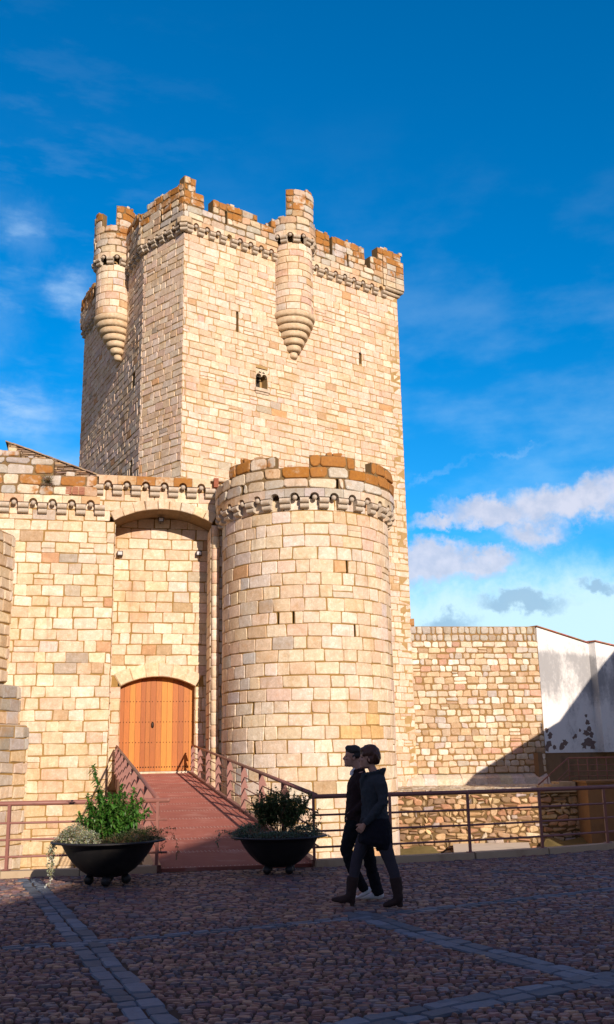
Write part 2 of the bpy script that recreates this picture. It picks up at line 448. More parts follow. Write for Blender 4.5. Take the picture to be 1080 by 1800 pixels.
def arcade(root, mp, angf, u0, n, s, vc, hgt, lich, seg=1, nr=.15, front=.27, skip=(), tintpal=PAL):
    """a row of small arched notches with a stone ball in each and a rolled corbel between them"""
    M = MB(); K = 8
    for i in range(n):
        uc = u0+s*(i+.5)
        c = pick(tintpal, .12, lich(uc, vc))
        arc = [(uc-nr*cos(pi*k/K), vc+nr*sin(pi*k/K)) for k in range(K+1)]
        bot = [(uc-s/2+.006, vc)]+arc+[(uc+s/2-.006, vc)]
        fr = [M.vert(mp(u, v, front), c) for u, v in bot]; bk = [M.vert(mp(u, v, -.02), c) for u, v in bot]
        top = [M.vert(mp(u, vc+hgt, front), c) for u, v in bot]; tbk = [M.vert(mp(u, vc+hgt, -.02), c) for u, v in bot]
        for k in range(len(bot)-1):
            M.face((fr[k], fr[k+1], top[k+1], top[k])); M.face((bk[k], bk[k+1], fr[k+1], fr[k])); M.face((top[k], top[k+1], tbk[k+1], tbk[k]))
        M.face((bk[0], fr[0], top[0], tbk[0])); M.face((fr[-1], bk[-1], tbk[-1], top[-1]))
        if i not in skip:
            inst(BALL, 'stone_ball', root, mp(uc+R.uniform(-.01, .01), vc-.02, .20), angf(uc))
    for i in range(n+1):
        u = u0+s*i; inst(R.choice(CORB), 'corbel', root, mp(u, vc-.012, 0), angf(u)+R.uniform(-.03, .03))
    return M.build('arcade', [STONE], root)

# ------------------------------------------------------------------ the keep
KA, KB, KC, KD = Vector((5.44, 52.21, 0)), Vector((-5.88, 43.97, 0)), Vector((-8.23, 46.12, 0)), Vector((-13.70, 56.56, 0))
KF = Vector((-2.4, 63.0, 0))
keep = empty('keep_tower', (-3.5, 52.5, -2.6), 0,
             'tall pale stone keep with orange lichen on its battlements and two hanging corner turrets', 'castle tower')
def side(a, b): t = (b-a); return frame(a, atan2(t.y, t.x)), atan2(t.y, t.x), t.length
fAB, aAB, lAB = side(KB, KA); fBC, aBC, lBC = side(KC, KB); fCD, aCD, lCD = side(KD, KC); fAF, aAF, lAF = side(KA, KF)
KPAL = [((0.69, 0.55, 0.41), 6), ((0.65, 0.50, 0.35), 5), ((0.64, 0.46, 0.31), 2.5), ((0.62, 0.43, 0.32), 2), ((0.73, 0.62, 0.48), 4), ((0.55, 0.47, 0.39), .5), ((0.55, 0.37, 0.21), .5)]
def ktint(u, v):
    if R.random() < .03: return pick([((.50, .34, .20), 1), ((.58, .34, .17), 1), ((.44, .37, .28), .6)], .1)
    return pick(KPAL, .07, max(0, (v-26.6)*.12)*R.random(), .35)
M = MB()   # solid body, kept behind the facing stones
def inset(pts, k):
    c = sum(pts, Vector())/len(pts); return [p+(c-p).normalized()*k for p in pts]
ring = inset([KB, KA, KF, KD, KC], .75)
lo = [M.vert((p.x, p.y, -2.6), (.4, .3, .2, 0)) for p in ring]; hi = [M.vert((p.x, p.y, 28.2), (.4, .3, .2, 0)) for p in ring]
for k in range(5): M.face((lo[k], lo[(k+1) % 5], hi[(k+1) % 5], hi[k]))
M.face(hi); M.build('core', [MORTARK], keep)
OPEN_AB = [(3.03, 3.17, 22.65, 23.7), (11.02, 11.2, 22.75, 23.5), (4.2, 4.9, 19.85, 20.95)]
OPEN_CD = [(lCD-1.50, lCD-1.02, 20.3, 21.1), (lCD-1.45, lCD-1.1, 15.4, 16.5)]
def wall_iv(L, opens, low=None, e=.02):
    def iv(v0, v1, fine=False):
        r = [(-e, L+e)]
        if low and v1 < low[0]: r = [(low[1], L+e)]
        for a, b, p, q in opens:
            if (v0+v1)/2 > p-.02 and (v0+v1)/2 < q+.02: r = cut(r, a, b)
        return r
    return iv
def krows(z0, z1, opens):
    """courses that line up with the tops and bottoms of openings"""
    ks = sorted({z0, z1}); return levels(z0, z1, .365, .18)
for nm, f, L, op, z0, low, wr in (('wall', fAB, lAB, OPEN_AB, .1, (9.5, 10.5), (.5, 1.15)), ('wall', fBC, lBC, [], 9.5, None, (.5, 1.0)),
                                  ('wall', fCD, lCD, OPEN_CD, 9.5, None, (.5, 1.1)), ('wall', fAF, lAF, [], .1, None, (.7, 1.4))):
    M = MB(); rows = krows(z0, 27.62, op)
    masonry(M, f, rows, wall_iv(L, op, low), (wr[0]*.75, wr[1]*.82), gap=.026, bev=.024, dep=.034 if f is fCD else .026, jit=.030, rc=.04, rough=.6, tint=ktint, th=.7, split=.05, fine=.13 if op else None)
    M.build(nm, [STONE, MORTARK], keep)
# battlements
def prof_AB(u):
    for a, b, z in ((-.5, .45, 30.1), (.45, .93, 29.65), (.93, 1.47, 28.7), (1.47, 4.16, 29.55), (4.16, 5.03, 29.1), (5.03, 5.5, 29.6),
                    (7.6, 8.93, 29.88), (8.93, 9.10, 28.7), (9.10, 11.42, 29.95), (11.42, 11.83, 28.85), (11.83, 12.4, 29.65), (12.4, 15, 30.1)):
        if a <= u < b: return z
    return 28.9
def prof_BC(u): return 30.05 if u > .45 else 29.5
def prof_CD(u):
    u2 = lCD-u
    for a, b, z in ((-1, .5, 29.5), (.5, 3.0, 29.75), (2.0, 2.4, 28.8), (2.4, 2.9, 29.7), (4.2, 8.5, 29.75), (8.5, 9.1, 28.8), (9.1, 13, 29.75)):
        if a <= u2 < b: return z
    return 28.9
def parapet(root, f, L, prof, z0, tint, gap_u=None, d0=.25, th=.5, name='parapet', slots=(), hole=.10, rows=None, segw=None, wr=(.45, .95), e=.0, rng=None):
    M = MB(); g_ = (lambda u, v, d: f(u, v, d+d0))
    lo_, hi_ = rng or (-e, L+e)
    rows = rows or levels(z0, z0+2.3, .40, .03)
    step = .03
    def iv(v0, v1, fine=False):
        out = []; u = lo_; on = None
        while u <= hi_+1e-6:
            ok = prof(u) >= (v0+v1)/2 and not (gap_u and gap_u[0] < u < gap_u[1])
            for q, za, zb in slots:
                if abs(u-q) < hole/2 and za < (v0+v1)/2 < zb: ok = False
            if ok and on is None: on = u
            if not ok and on is not None: out.append((on, u)); on = None
            u += step
        if on is not None: out.append((on, hi_))
        return out
    masonry(M, g_, rows, iv, wr, gap=.03, bev=.03, dep=.045, jit=.042, tint=tint, th=th, segw=segw, rc=.07, rough=.7)
    u = lo_+.03
    while u < hi_-.1:
        w_ = R.uniform(.10, .42)
        mid = u+w_/2
        if not (gap_u and gap_u[0]-w_ < u < gap_u[1]) and abs(prof(u)-prof(u+w_)) < .02 and R.random() < .72:
            tops = [r_ for r_ in rows if r_ <= prof(mid)+.25]
            zt_ = max([q for p, q in zip(rows, rows[1:]) if prof(mid) >= (p+q)/2], default=None)
            if zt_:
                h = R.choice((.04, .06, .09, .13, .18)); c = tint(mid, zt_); de = R.uniform(.0, .04)
                nn_ = 1 if not segw else 2
                block(M, lambda a, v, d: g_(a, v, d-de), u, u+w_, zt_-.02, zt_+h, .01, .03, .02, .03, c, nn_, rc=.07)
                core_cell(M, lambda a, v, d: g_(a, v, d-de-.005), u+.02, u+w_-.02, zt_-.02, zt_+h-.025, th*.8, nn_, 0, c)
        u += w_+R.uniform(0, .05)
    return M.build(name, [STONE, MORTARB], root)
GPAL = [((.50, .45, .37), 4), ((.58, .46, .32), 4), ((.62, .52, .38), 2), ((.42, .38, .32), 2), ((.52, .36, .22), 2)]
lk = lambda u, v: pick(GPAL, .12, min(1.0, max(0, .22+(v-28.0)*.55))*R.uniform(.35, .92))
kl = lambda u, v: R.uniform(0, .3)
EXT = .25
for f, a, L, prof, gu, sl in ((fAB, aAB, lAB, prof_AB, (5.5, 7.6), ((2.25, 28.4, 29.1), (10.2, 28.5, 29.1))),
                              (fBC, aBC, lBC, prof_BC, None, ((1.6, 28.4, 29.1),)), (fCD, aCD, lCD, prof_CD, (lCD-4.3, lCD-2.8), ()),
                              (fAF, aAF, lAF, lambda u: 29.6, None, ())):
    s = .65
    spans = [(.1 if f is not fCD else .2, L-.1)] if not gu else [(.15, gu[0]), (gu[1], L-.1)]
    if f is fAF: spans = []
    if f is fAB: spans = [(.2, 5.4), (7.7, 12.95)]
    for p, q in spans:
        n = int((q-p)/s); arcade(keep, f, (lambda u, a=a: a), (p+q-n*s)/2, n, s, 27.68, .28, kl, skip=[R.randrange(n)] if n > 6 else ())
    parapet(keep, f, L, prof, 27.96, lk, gu, slots=sl, e=EXT*.8)
    M = MB(); M.box(-.1, L+.1, -.02, .5, 27.60, 27.955, 0, (.5, .4, .28, 0), f=lambda u, d, z, f=f: f(u, z, -d+.0)); M.build('wall_top', [MORTARK], keep)
# corner block at the right end of the battlements with its rolled footing
M = MB(); fc = lambda u, v, d: fAB(u, v, d)
masonry(M, lambda u, v, d: fAB(u, v, d+.33), levels(27.9, 29.75, .37), lambda a, b, c=False: [(12.75, 14.32)], (.5, .8), tint=lk, th=1.5, dep=.03)
masonry(M, lambda u, v, d: fAB(14.32+d, v, .33-u), levels(27.9, 29.75, .37), lambda a, b, c=False: [(0, 1.7)], (.5, .8), tint=lk, th=1.2, dep=.03)
M.tube([fAB(12.9, 27.86, .22), fAB(14.2, 27.86, .22), fAB(14.2, 27.86, -1.4)], .13, 10, 0, (.56, .46, .33, 0))
M.tube([fAB(13.0, 27.64, .08), fAB(14.06, 27.64, .08), fAB(14.06, 27.64, -1.4)], .11, 10, 0, (.56, .46, .33, 0))
M.build('corner_turret', [STONE, MORTARB], keep)
for k_, (p_, a_) in enumerate(((KB, (aAB+aBC)/2), (KC, (aBC+aCD)/2))):
    M = MB(); M.lathe([(.40, 27.67), (.42, 27.70), (.42, 27.95), (.40, 27.97)], (p_.x, p_.y, 0), 10, 0, (.56, .44, .29, .1), False); M.build('corner_stone', [STONE], keep)
    inst(CORB[2], 'corbel', keep, (p_.x+.05*sin(a_), p_.y-.05*cos(a_), 27.67), a_)
# hanging turrets
def bartizan(cx, cy, rad, zt, zl, ztip, zf, zc, merl, face, lean=0.0):
    """face = heading of the outward side (radians, 0 = towards the square)"""
    rt = lambda u, v, d: (cx+(rad+d)*sin(face+u/rad), cy-(rad+d)*cos(face+u/rad), v)
    root = tb = MB()
    lim = 1.95*rad
    masonry(tb, rt, levels(zl, zf-.36, .40, .05), lambda a, b, c=False: [(-lim, lim)], (.5, .85), gap=.026, bev=.02, dep=.03, jit=.015,
            tint=lambda u, v: pick(KPAL, .08, 0), segw=.25, th=.3)
    shaft = tb.build('hanging_turret', [STONE, MORTARK], keep)
    c_ = MB()   # stacked rolls narrowing to a point
    n = 7; zz = [zl-(zl-ztip)*k/n for k in range(n+1)]; prof = []
    for k in range(n):
        r0 = rad*1.06*(1-(k/n)**1.25)+.03; h = zz[k]-zz[k+1]
        for j in range(0, 6):
            a = pi/2-pi*j/5; prof.append((max(.02, r0-.06+.075*cos(a)), zz[k]-h/2+h*.48*sin(a)))
    prof.append((.01, ztip-.02))
    c_.lathe(prof[::-1], (cx, cy, 0), 28, 0, (.60, .47, .31, 0))
    if lean:      # the foot draws back to the wall
        nx, ny = sin(aCD), -cos(aCD)
        c_.v = [(x-nx*lean*min(1, max(0, (zl-z)/(zl-ztip))), y-ny*lean*min(1, max(0, (zl-z)/(zl-ztip))), z) for x, y, z in c_.v]
    c_.build('stepped_base', [STONE], shaft)
    s = .62; nb = int(2*lim/s)
    M2 = MB()
    def piece(o): return o
    arcade(keep, rt, lambda u: face+u/rad, -nb*s/2, nb, s, zf, .27, kl, nr=.13, front=.22)
    def pr(u):
        a = math.degrees(u/rad)
        for p, q, z in merl:
            if p <= a < q: return z
        return zc
    lt = lambda u, v: pick(GPAL, .12, min(.9, max(0, .15+(v-zf)*.38))*R.uniform(.4, .95))
    parapet(keep, rt, 0, pr, zf+.27, lt, d0=.18, th=.35, rng=(-lim, lim), segw=.25, rows=levels(zf+.27, zf+3.1, .42, .03), name='turret_parapet', wr=(.45, .8))
    k = MB(); k.lathe([(rad-.28, zl-.1), (rad-.28, zf+.5)], (cx, cy, 0), 20, 0, (.4, .3, .2, 0)); k.build('turret_core', [MORTARK], shaft)
bR = Vector(fAB(6.55, 0, 0)); bL = Vector(fCD(lCD-3.5, 0, .6))
bartizan(bR.x, bR.y, 1.08, 0, 24.35, 22.0, 28.55, 29.75, ((-27, 56, 31.15),), radians(14))
bartizan(bL.x, bL.y, .93, 0, 24.95, 22.6, 28.15, 29.95, ((-60, -10, 30.95), (32, 112, 31.45)), radians(-20), .38)
# windows: twin lobed light with a sill, and slits with deep reveals
M = MB(); U0, U1, V0, V1 = 4.2, 4.9, 19.85, 20.95
def strip(M, f, u0, u1, n, nr, v0, v1, d, c):
    s = (u1-u0)/n
    for i in range(n):
        uc = u0+s*(i+.5); K = 8
        b = [(uc-s/2, v0)]+[(uc-nr*cos(pi*k/K), v0+nr*sin(pi*k/K)) for k in range(K+1)]+[(uc+s/2, v0)]
        F = [M.vert(f(u, v, d), c) for u, v in b]; B = [M.vert(f(u, v, d-.16), c) for u, v in b]; T = [M.vert(f(u, v1, d), c) for u, v in b]
        for k in range(len(b)-1): M.face((F[k], F[k+1], T[k+1], T[k])); M.face((B[k], B[k+1], F[k+1], F[k]))
strip(M, fAB, U0, U1, 2, .155, 20.55, 20.74, .02, (.66, .54, .38, 0))
strip(M, lambda u, v, d: fAB(u, v, d), U0+.12, U1-.12, 2, .085, 20.74, 20.95, .02, (.68, .56, .40, 0))
M.box(U0-.02, U0+.12, -.02, .16, 20.74, 20.95, 0, (.68, .56, .40, 0), f=lambda u, d, z: fAB(u, z, -d))
M.box(U1-.12, U1+.02, -.02, .16, 20.74, 20.95, 0, (.68, .56, .40, 0), f=lambda u, d, z: fAB(u, z, -d))
win = M.build('window', [STONE], keep); M = MB()
M.box(U0-.1, U1+.1, -.14, .3, 19.72, 19.84, 0, (.58, .47, .34, 0), f=lambda u, d, z: fAB(u, z, -d))
M.box(U0-.05, U1+.05, -.08, .3, 19.60, 19.72, 0, (.50, .40, .29, 0), f=lambda u, d, z: fAB(u, z, -d))
M.tube([fAB(U0-.08, 19.86, .08), fAB(U1-.02, 19.86, .08)], .05, 8, 0, (.6, .5, .37, 0))

M.build('sill', [STONE], win)
M = MB(); M.box(U0-.1, U1+.1, .52, .58, 19.8, 21.0, 0, f=lambda u, d, z: fAB(u, z, -d))
DARK = m_plain('unlit_opening', (.030, .024, .020), (.05, .04, .03), .8, scale=12, stretch=(6, 6, 1))  # near-black colour stands in for the unlit depth behind openings
M.build('void_panel', [DARK], win)
for a, b, p, q in OPEN_AB[:2]:  # dark panels behind the slits, inner shade put into their colour
    M = MB(); M.box(a-.1, b+.1, .62, .66, p-.1, q+.1, 0, f=lambda u, d, z: fAB(u, z, -d)); M.build('arrow_slit', [DARK], keep)
for a, b, p, q in OPEN_CD:
    M = MB(); M.box(a-.05, b+.05, .40, .46, p-.1, q+.1, 0, f=lambda u, d, z: fCD(u, z, -d))
    M.box(a-.08, b+.08, -.06, .2, p-.14, p-.03, 1, (.6, .5, .38, 0), f=lambda u, d, z: fCD(u, z, -d))
    M.build('arrow_slit', [DARK, STONE], keep)

# ------------------------------------------------------------------ gatehouse and left curtain
GA = radians(12); GP = Vector((-5.59, 36.0, 0))
fG = frame(GP, GA); fGb = frame(GP, GA, -1.4)
gate = empty('gatehouse', (GP.x, GP.y, -2.6), GA, 'pale stone gatehouse wall with a tall arched recess around a timber door', 'gatehouse')
RI, RE, ZC, UC = 3.67, 4.05, 7.23, .15
hw = lambda r, v: sqrt(max(0, r*r-(v-ZC)**2))
GTP = [((0.69, 0.56, 0.40), 6), ((0.66, 0.51, 0.34), 5), ((0.64, 0.47, 0.31), 3), ((0.63, 0.44, 0.31), 1.6), ((0.73, 0.64, 0.50), 3), ((0.55, 0.48, 0.40), .4), ((0.55, 0.39, 0.23), .4)]
STAIN = [(-3.42, -2.92, 7.3, 9.3), (-3.9, -2.6, 4.7, 5.2), (-3.6, -2.5, 5.0, 5.7)]
def gtint(u, v):
    for a, b, p, q in STAIN:
        if a < u < b and p < v < q and R.random() < .75: return pick([((.40, .34, .27), 2), ((.46, .38, .29), 1)], .06)
    low = max(0, min(1, (3.5-v)/4.5))
    if R.random() < .035: return pick([((.46, .33, .20), 1), ((.44, .37, .28), 1), ((.52, .31, .17), 1)], .1)
    c = pick(GTP, .07, 0, .35)
    return (c[0]*(1-.12*low), c[1]*(1-.18*low), c[2]*(1-.30*low), 0)
def gate_iv(v0, v1, fine=False):
    vm = (v0+v1)/2; r = [(-9.2, 2.75)]
    if v1 <= 10.36: return cut(r, -1.66, 1.98)
    if vm < ZC+RE:
        w_ = hw((RI+RE)/2, vm) if fine else max(hw(RI, v0)+.06, hw(RE, v1)-.03)
        if not fine and v0 > ZC+RI: w_ = hw(RE, vm)
        if w_ > 0: r = cut(r, UC-w_, UC+w_)
    return r
M = MB()
rows = levels(-2.6, 10.36, .41, .07)+levels(10.36, 12.05, .42, .03)[1:]
masonry(M, fG, rows, gate_iv, (.40, .92), gap=.026, bev=.022, dep=.026, jit=.024, rc=.03, tint=gtint, th=1.35, fine=.1, split=.03)
M.build('wall', [STONE, MORTAR], gate)
DR, DRE, DZ, DU = 2.83, 3.35, 1.90, .145       # door arch
hd = lambda r, v: sqrt(max(0, r*r-(v-DZ)**2))
def back_iv(v0, v1, fine=False):
    vm = (v0+v1)/2; r = [(-2.2, 2.4)]
    if v1 <= 1.25: return r
    if v1 <= 4.37: return cut(r, DU-1.40, DU+1.40)
    if vm < DZ+DRE:
        w_ = hd((DR+DRE)/2, vm) if fine else max(hd(DR, v0)+.05, hd(DRE, v1)-.03)
        w_ = min(w_, 1.75)
        if fine: w_ = min(w_, 1.5)
        if w_ > 0: r = cut(r, DU-w_, DU+w_)
    return r
M = MB()
masonry(M, fGb, [-2.6, -1.3, 0, .6, 1.25]+levels(1.25, 4.37, .42, .05)[1:]+levels(4.37, 11.3, .405, .06)[1:], back_iv, (.40, .95), gap=.026, bev=.02, dep=.024, rc=.03,
        jit=.02, tint=gtint, th=.6, fine=.1)
M.build('recess_wall', [STONE, MORTAR], gate)
def voussoirs(name, f, uc, zc, ri, re, a0, a1, n, depth, soff, tint, parent, over=.03):
    M = MB(); mp = lambda u, v, d: (lambda p: f(uc+v*sin(u/ri), zc+v*cos(u/ri), d))(0)
    cuts = [a0+(a1-a0)*k/n for k in range(n+1)]
    cuts = [cuts[0]]+[q+R.uniform(-.012, .012) for q in cuts[1:-1]]+[cuts[-1]]
    for p, q in zip(cuts, cuts[1:]):
        c = tint(0, 9)
        block(M, lambda u, v, d: mp(u, v, d+over), p*ri, q*ri, ri, re+R.uniform(-.03, .05), .022, .03, .04, .006, c, 2)
        for j in range(2):
            s0 = p+(q-p)*j/2; s1 = p+(q-p)*(j+1)/2
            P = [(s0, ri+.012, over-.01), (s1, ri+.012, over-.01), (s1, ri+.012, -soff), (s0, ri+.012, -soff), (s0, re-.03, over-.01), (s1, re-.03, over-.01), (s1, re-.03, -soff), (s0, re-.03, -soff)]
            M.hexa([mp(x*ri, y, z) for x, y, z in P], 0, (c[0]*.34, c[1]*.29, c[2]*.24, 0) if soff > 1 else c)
    return M.build(name, [STONE, MORTAR], parent)
ang = math.asin(1.84/RI)
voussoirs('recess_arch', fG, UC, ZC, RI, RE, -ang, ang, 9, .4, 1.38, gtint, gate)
ang = math.asin(1.40/DR)
voussoirs('door_arch', fGb, DU, DZ, DR, DRE, -ang, ang, 6, .5, .3, lambda u, v: pick([((.72, .58, .38), 1), ((.66, .52, .34), 1)], .06), gate, .04)
# dressed reveals of the recess and of the door opening
M = MB(); jl = levels(-2.6, 10.3, .42, .06)
one = lambda k: (lambda a, b, c=False: [(0.0, k)])
masonry(M, lambda a, v, d: fG(1.965-d, v, -a), jl, one(1.36), (.5, .9), gap=.026, bev=.02, dep=.022, jit=.015, tint=gtint, core=False, rc=.03)
M.build('reveal', [STONE, MORTAR], gate); M = MB()
masonry(M, lambda a, v, d: fG(-1.645+d, v, -1.36+a), jl, one(1.36), (.5, .9), gap=.026, bev=.02, dep=.022, jit=.015, tint=gtint, core=False, rc=.03)
M.build('reveal', [STONE, MORTAR], gate); M = MB()
jd = levels(1.26, 4.36, .42, .06)
masonry(M, lambda a, v, d: fGb(DU+1.398-d, v, -a+.02), jd, one(.4), (.5, .9), gap=.026, bev=.02, dep=.012, jit=.01, tint=gtint, core=False)
M.build('reveal', [STONE, MORTAR], gate); M = MB()
masonry(M, lambda a, v, d: fGb(DU-1.398+d, v, -.38+a), jd, one(.4), (.5, .9), gap=.026, bev=.02, dep=.012, jit=.01, tint=gtint, core=False)
M.build('reveal', [STONE, MORTAR], gate)
# engaged roll column at the right edge of the recess
M = MB(); z = -2.6
while z < 10.15:
    h = R.uniform(.38, .48); c = pick(GTP, .06); r = .145
    M.lathe([(r-.018, z+.006), (r, z+.03), (r, z+h-.03), (r-.018, z+h-.006)], fG(2.13, 0, .02), 14, 0, c, True); z += h
M.lathe([(.125, -2.6), (.125, 10.2)], fG(2.13, 0, .02), 12, 1)
M.build('engaged_column', [STONE, MORTAR], gate)
GLASSY = m_plain('lamp_glass', (.5, .5, .5), (.6, .6, .6), .15, bmp=0, spec=.6)
# the door
M0 = MB()
WOOD = m_tint('orange_timber', .5, 3.0, .30, .35, .25, .008)
nt_ = WOOD.node_tree
for n_ in nt_.nodes:
    if n_.type == 'TEX_NOISE':
        mpn = nt_.nodes.new('ShaderNodeMapping'); mpn.inputs['Scale'].default_value = (9, 9, .9)
        tcn = [q for q in nt_.nodes if q.type == 'TEX_COORD'][0]
        nt_.links.new(tcn.outputs['Object'], mpn.inputs[0]); nt_.links.new(mpn.outputs[0], n_.inputs['Vector'])
IRON = m_plain('dark_iron', (.03, .022, .018), (.06, .04, .03), .55, .6, scale=20)
door = None
dtop = lambda u: DZ+sqrt(DR*DR-(u-DU)**2)+.02
wid = [.18, .2, .2, .2, .17, .17, .2, .2, .2, .2, .2, .2, .2, .2]
cols = [(.33, .09, .018), (.42, .12, .024), (.54, .19, .034), (.46, .135, .026), (.36, .092, .018), (.40, .115, .022), (.34, .09, .018),
        (.41, .12, .024), (.54, .19, .034), (.56, .20, .038), (.40, .11, .022), (.33, .085, .017), (.42, .125, .025), (.50, .165, .032)]
tot = sum(wid); u = DU-1.42; k = 2.84/tot
for leaf, rng in (('door_leaf', range(0, 7)), ('door_leaf', range(7, 14))):
    M = MB(); us = u
    for i in rng:
        a, b = u+.004, u+wid[i]*k-.004; k_ = R.uniform(.93, 1.07); c = (cols[i][0]*k_, cols[i][1]*k_*1.06, cols[i][2]*k_*.55, 0); e = .008
        N = 4; dd = -.36+R.uniform(-.003, .003)
        top = [(a+(b-a)*j/N) for j in range(N+1)]
        for j in range(N):
            x0, x1 = top[j], top[j+1]
            M.hexa([fGb(x0, 1.27, dd), fGb(x1, 1.27, dd), fGb(x1, 1.27, dd-.08), fGb(x0, 1.27, dd-.08),
                    fGb(x0, dtop(x0), dd), fGb(x1, dtop(x1), dd), fGb(x1, dtop(x1), dd-.08), fGb(x0, dtop(x0), dd-.08)], 0, c)
        u += wid[i]*k
    for zz in (3.83, 3.07, 2.32, 1.42):
        q = us+.06
        while q < u-.03:
            M.sphere(fGb(q, zz, -.355), .019 if zz > 1.5 else .026, 6, 1); q += .118 if zz > 1.5 else .098
    dl = M.build(leaf, [WOOD, IRON], gate)
    if door is None: door = dl
M = MB(); M.lathe([(.03, 0), (.055, .05), (.055, .16), (.03, .22)], (0, 0, 0), 10)
h = M.build('handle', [IRON], door); h.location = fGb(DU-.16, 2.85, -.36)
M = MB(); M.box(DU-1.45, DU+1.45, -.02, .5, 1.10, 1.26, 0, (.66, .56, .42, 0), f=lambda u, d, z: fGb(u, z, -d)); M.build('threshold', [STONE], gate)
M = MB(); M.box(DU-1.42, DU+1.42, .45, .5, 1.26, 5.0, 0, f=lambda u, d, z: fGb(u, z, -d)); M.build('door_backing', [DARK], gate)
# friezes and parapets
gl = lambda u, v: R.uniform(.1, .9)
ag = lambda u: GA
arcade(gate, fG, ag, -2.31, 6, .70, 11.77, .34, lambda u, v: R.uniform(.25, .85), tintpal=GPAL)
arcade(gate, fG, ag, -9.13, 10, .69, 10.97, .28, lambda u, v: R.uniform(0, .3))
M = MB(); M.box(-2.4, 2.6, -.22, 1.2, 12.055, 12.12, 0, (.5, .4, .28, .4), f=lambda u, d, z: fG(u, z, -d)); M.build('coping', [STONE], gate)
def gprof(u): return 12.88 if u < -5.2 else 12.66 if u < -3.98 else 12.08
lt = lambda u, v: pick(GPAL, .10, R.choice((.1, .2, .5, .75)))
parapet(gate, fG, 0, gprof, 11.25, lt, d0=.25, th=.7, rng=(-9.1, -2.36), rows=[11.25, 11.62, 12.02, 12.4, 12.66, 12.90], wr=(.5, .95))
for q_, txt in (((-1.42, 9.42), 'small black floodlight high in the left corner of the gate recess'), ((1.62, 9.50), 'small black floodlight high in the right corner of the gate recess'), ((.1, 10.72), 'tiny floodlight hanging from the crown of the recess arch')):
    fl = empty('floodlight', fGb(q_[0], q_[1], .1), GA, txt, 'floodlight')
    dd = 0 if q_[1] < 10 else .35
    M = MB(); M.box(q_[0]-.11, q_[0]+.11, -.24-dd, -.07-dd, q_[1]-.09, q_[1]+.09, f=lambda u, d, z: fGb(u, z, -d)); M.build('housing', [IRON], fl)
    M = MB(); M.box(q_[0]-.03, q_[0]+.03, -.065-dd, .0, q_[1]-.03, q_[1]+.03+(.12 if dd else 0), f=lambda u, d, z: fGb(u, z, -d)); M.build('bracket', [IRON], fl)
    M = MB(); M.box(q_[0]-.08, q_[0]+.08, -.25-dd, -.242-dd, q_[1]-.06, q_[1]+.06, f=lambda u, d, z: fGb(u, z, -d)); M.build('lens', [GLASSY], fl)
# brick patch where the wall meets the round tower
M = MB()
for i in range(7): M.box(2.02, 2.2, -.30, .0, 11.80+i*.052, 11.845+i*.052, 0, (.34, .12, .07, 0), f=lambda u, d, z: fG(u, z, -d))
M.build('brick_patch', [STONE], gate)
M = MB()
for i in range(5):
    for j in range(3): M.box(-3.5+j*.24+R.uniform(0, .02), -3.29+j*.24, -.31, .0, 11.30+i*.06, 11.35+i*.06, 0, (.36, .16, .10, 0), f=lambda u, d, z: fG(u, z, -d))
M.build('brick_patch', [STONE], gate)

# spur of wall coming forward at the left edge, with broken stepped base
spur = empty('spur_wall', fG(-7, -2.6, 3), GA, 'greyer stone spur wall stepping out at its foot, left of the gatehouse door', 'wall')
SP = [((.62, .50, .36), 3), ((.54, .46, .36), 2), ((.66, .54, .37), 4), ((.44, .39, .33), 1), ((.60, .45, .28), 2)]
def spurbit(u, z0, z1, d1, name, e):
    M = MB(); o_ = fG(u, 0, -.1); ex, ey = e; f = lambda a, v, d: (o_[0]+ex*a-ey*d, o_[1]+ey*a+ex*d, v)
    masonry(M, f, levels(z0, z1, .40, .1), lambda a, b, c=False: [(0.0, d1)], (.4, .8), gap=.032, bev=.03, dep=.05, jit=.03, tint=lambda u, v: pick(SP, .1) if v < z1-.75 or name == 'upper_wall' else pick([((.36, .32, .27), 1), ((.44, .40, .34), 1)], .15), th=1.6)
    f2 = lambda a, v, d: (o_[0]+ex*(d1+d)+ey*(1.6-a), o_[1]+ey*(d1+d)-ex*(1.6-a), v)
    masonry(M, f2, levels(z0, z1, .40, .1), lambda a, b, c=False: [(0.0, 1.6)], (.4, .8), gap=.032, bev=.03, dep=.05, jit=.03, tint=lambda u, v: pick(SP, .1), th=.3)
    M.box(-1.55, -.02, 0, d1-.02, z1-.1, z1+.04, 0, (.44, .38, .3, 0), f=lambda d, a, z: f(a, z, d))
    M.build(name, [GREYSTONE, MORTAR], spur)
spurbit(-5.2, 4.4, 9.68, 7, 'upper_wall', (-.18, -.984)); spurbit(-4.70, 2.95, 4.25, 6.5, 'step', (-.35, -.937)); spurbit(-4.36, -2.6, 2.9, 6.5, 'base', (-.42, -.907))

# slate-built gable behind the left parapet
M = MB(); fs = frame(GP, GA, -.75)
def sl_iv(v0, v1, fine=False):
    x1 = -2.30-(v1-12.38)/(13.55-12.38)*3.4 if v1 > 12.38 else -2.3
    return [(-5.75, x1)] if x1 > -5.6 else []
SLP = [((.30, .22, .15), 3), ((.38, .28, .18), 2), ((.24, .17, .13), 2), ((.44, .30, .17), 1)]
masonry(M, fs, levels(11.9, 13.55, .075, .3), sl_iv, (.18, .55), gap=.012, bev=.01, dep=.06, jit=.012, tint=lambda u, v: pick(SLP, .15, .3), th=2.5)
sr = M.build('slate_gable', [STONE, MORTARB])
M = MB()
for i in range(26):
    t0 = i/26; u0 = -5.85+t0*3.6; z0 = 13.64-t0*1.24
    M.box(u0, u0+.26, -.12+R.uniform(-.04, .04), 2.0, z0-.09, z0-.05+R.uniform(0, .02), 0, pick(SLP, .15, .2), f=lambda u, d, z: fs(u, z-(u-u0)*.34, -d))
rf = M.build('slate_edge', [STONE], sr)
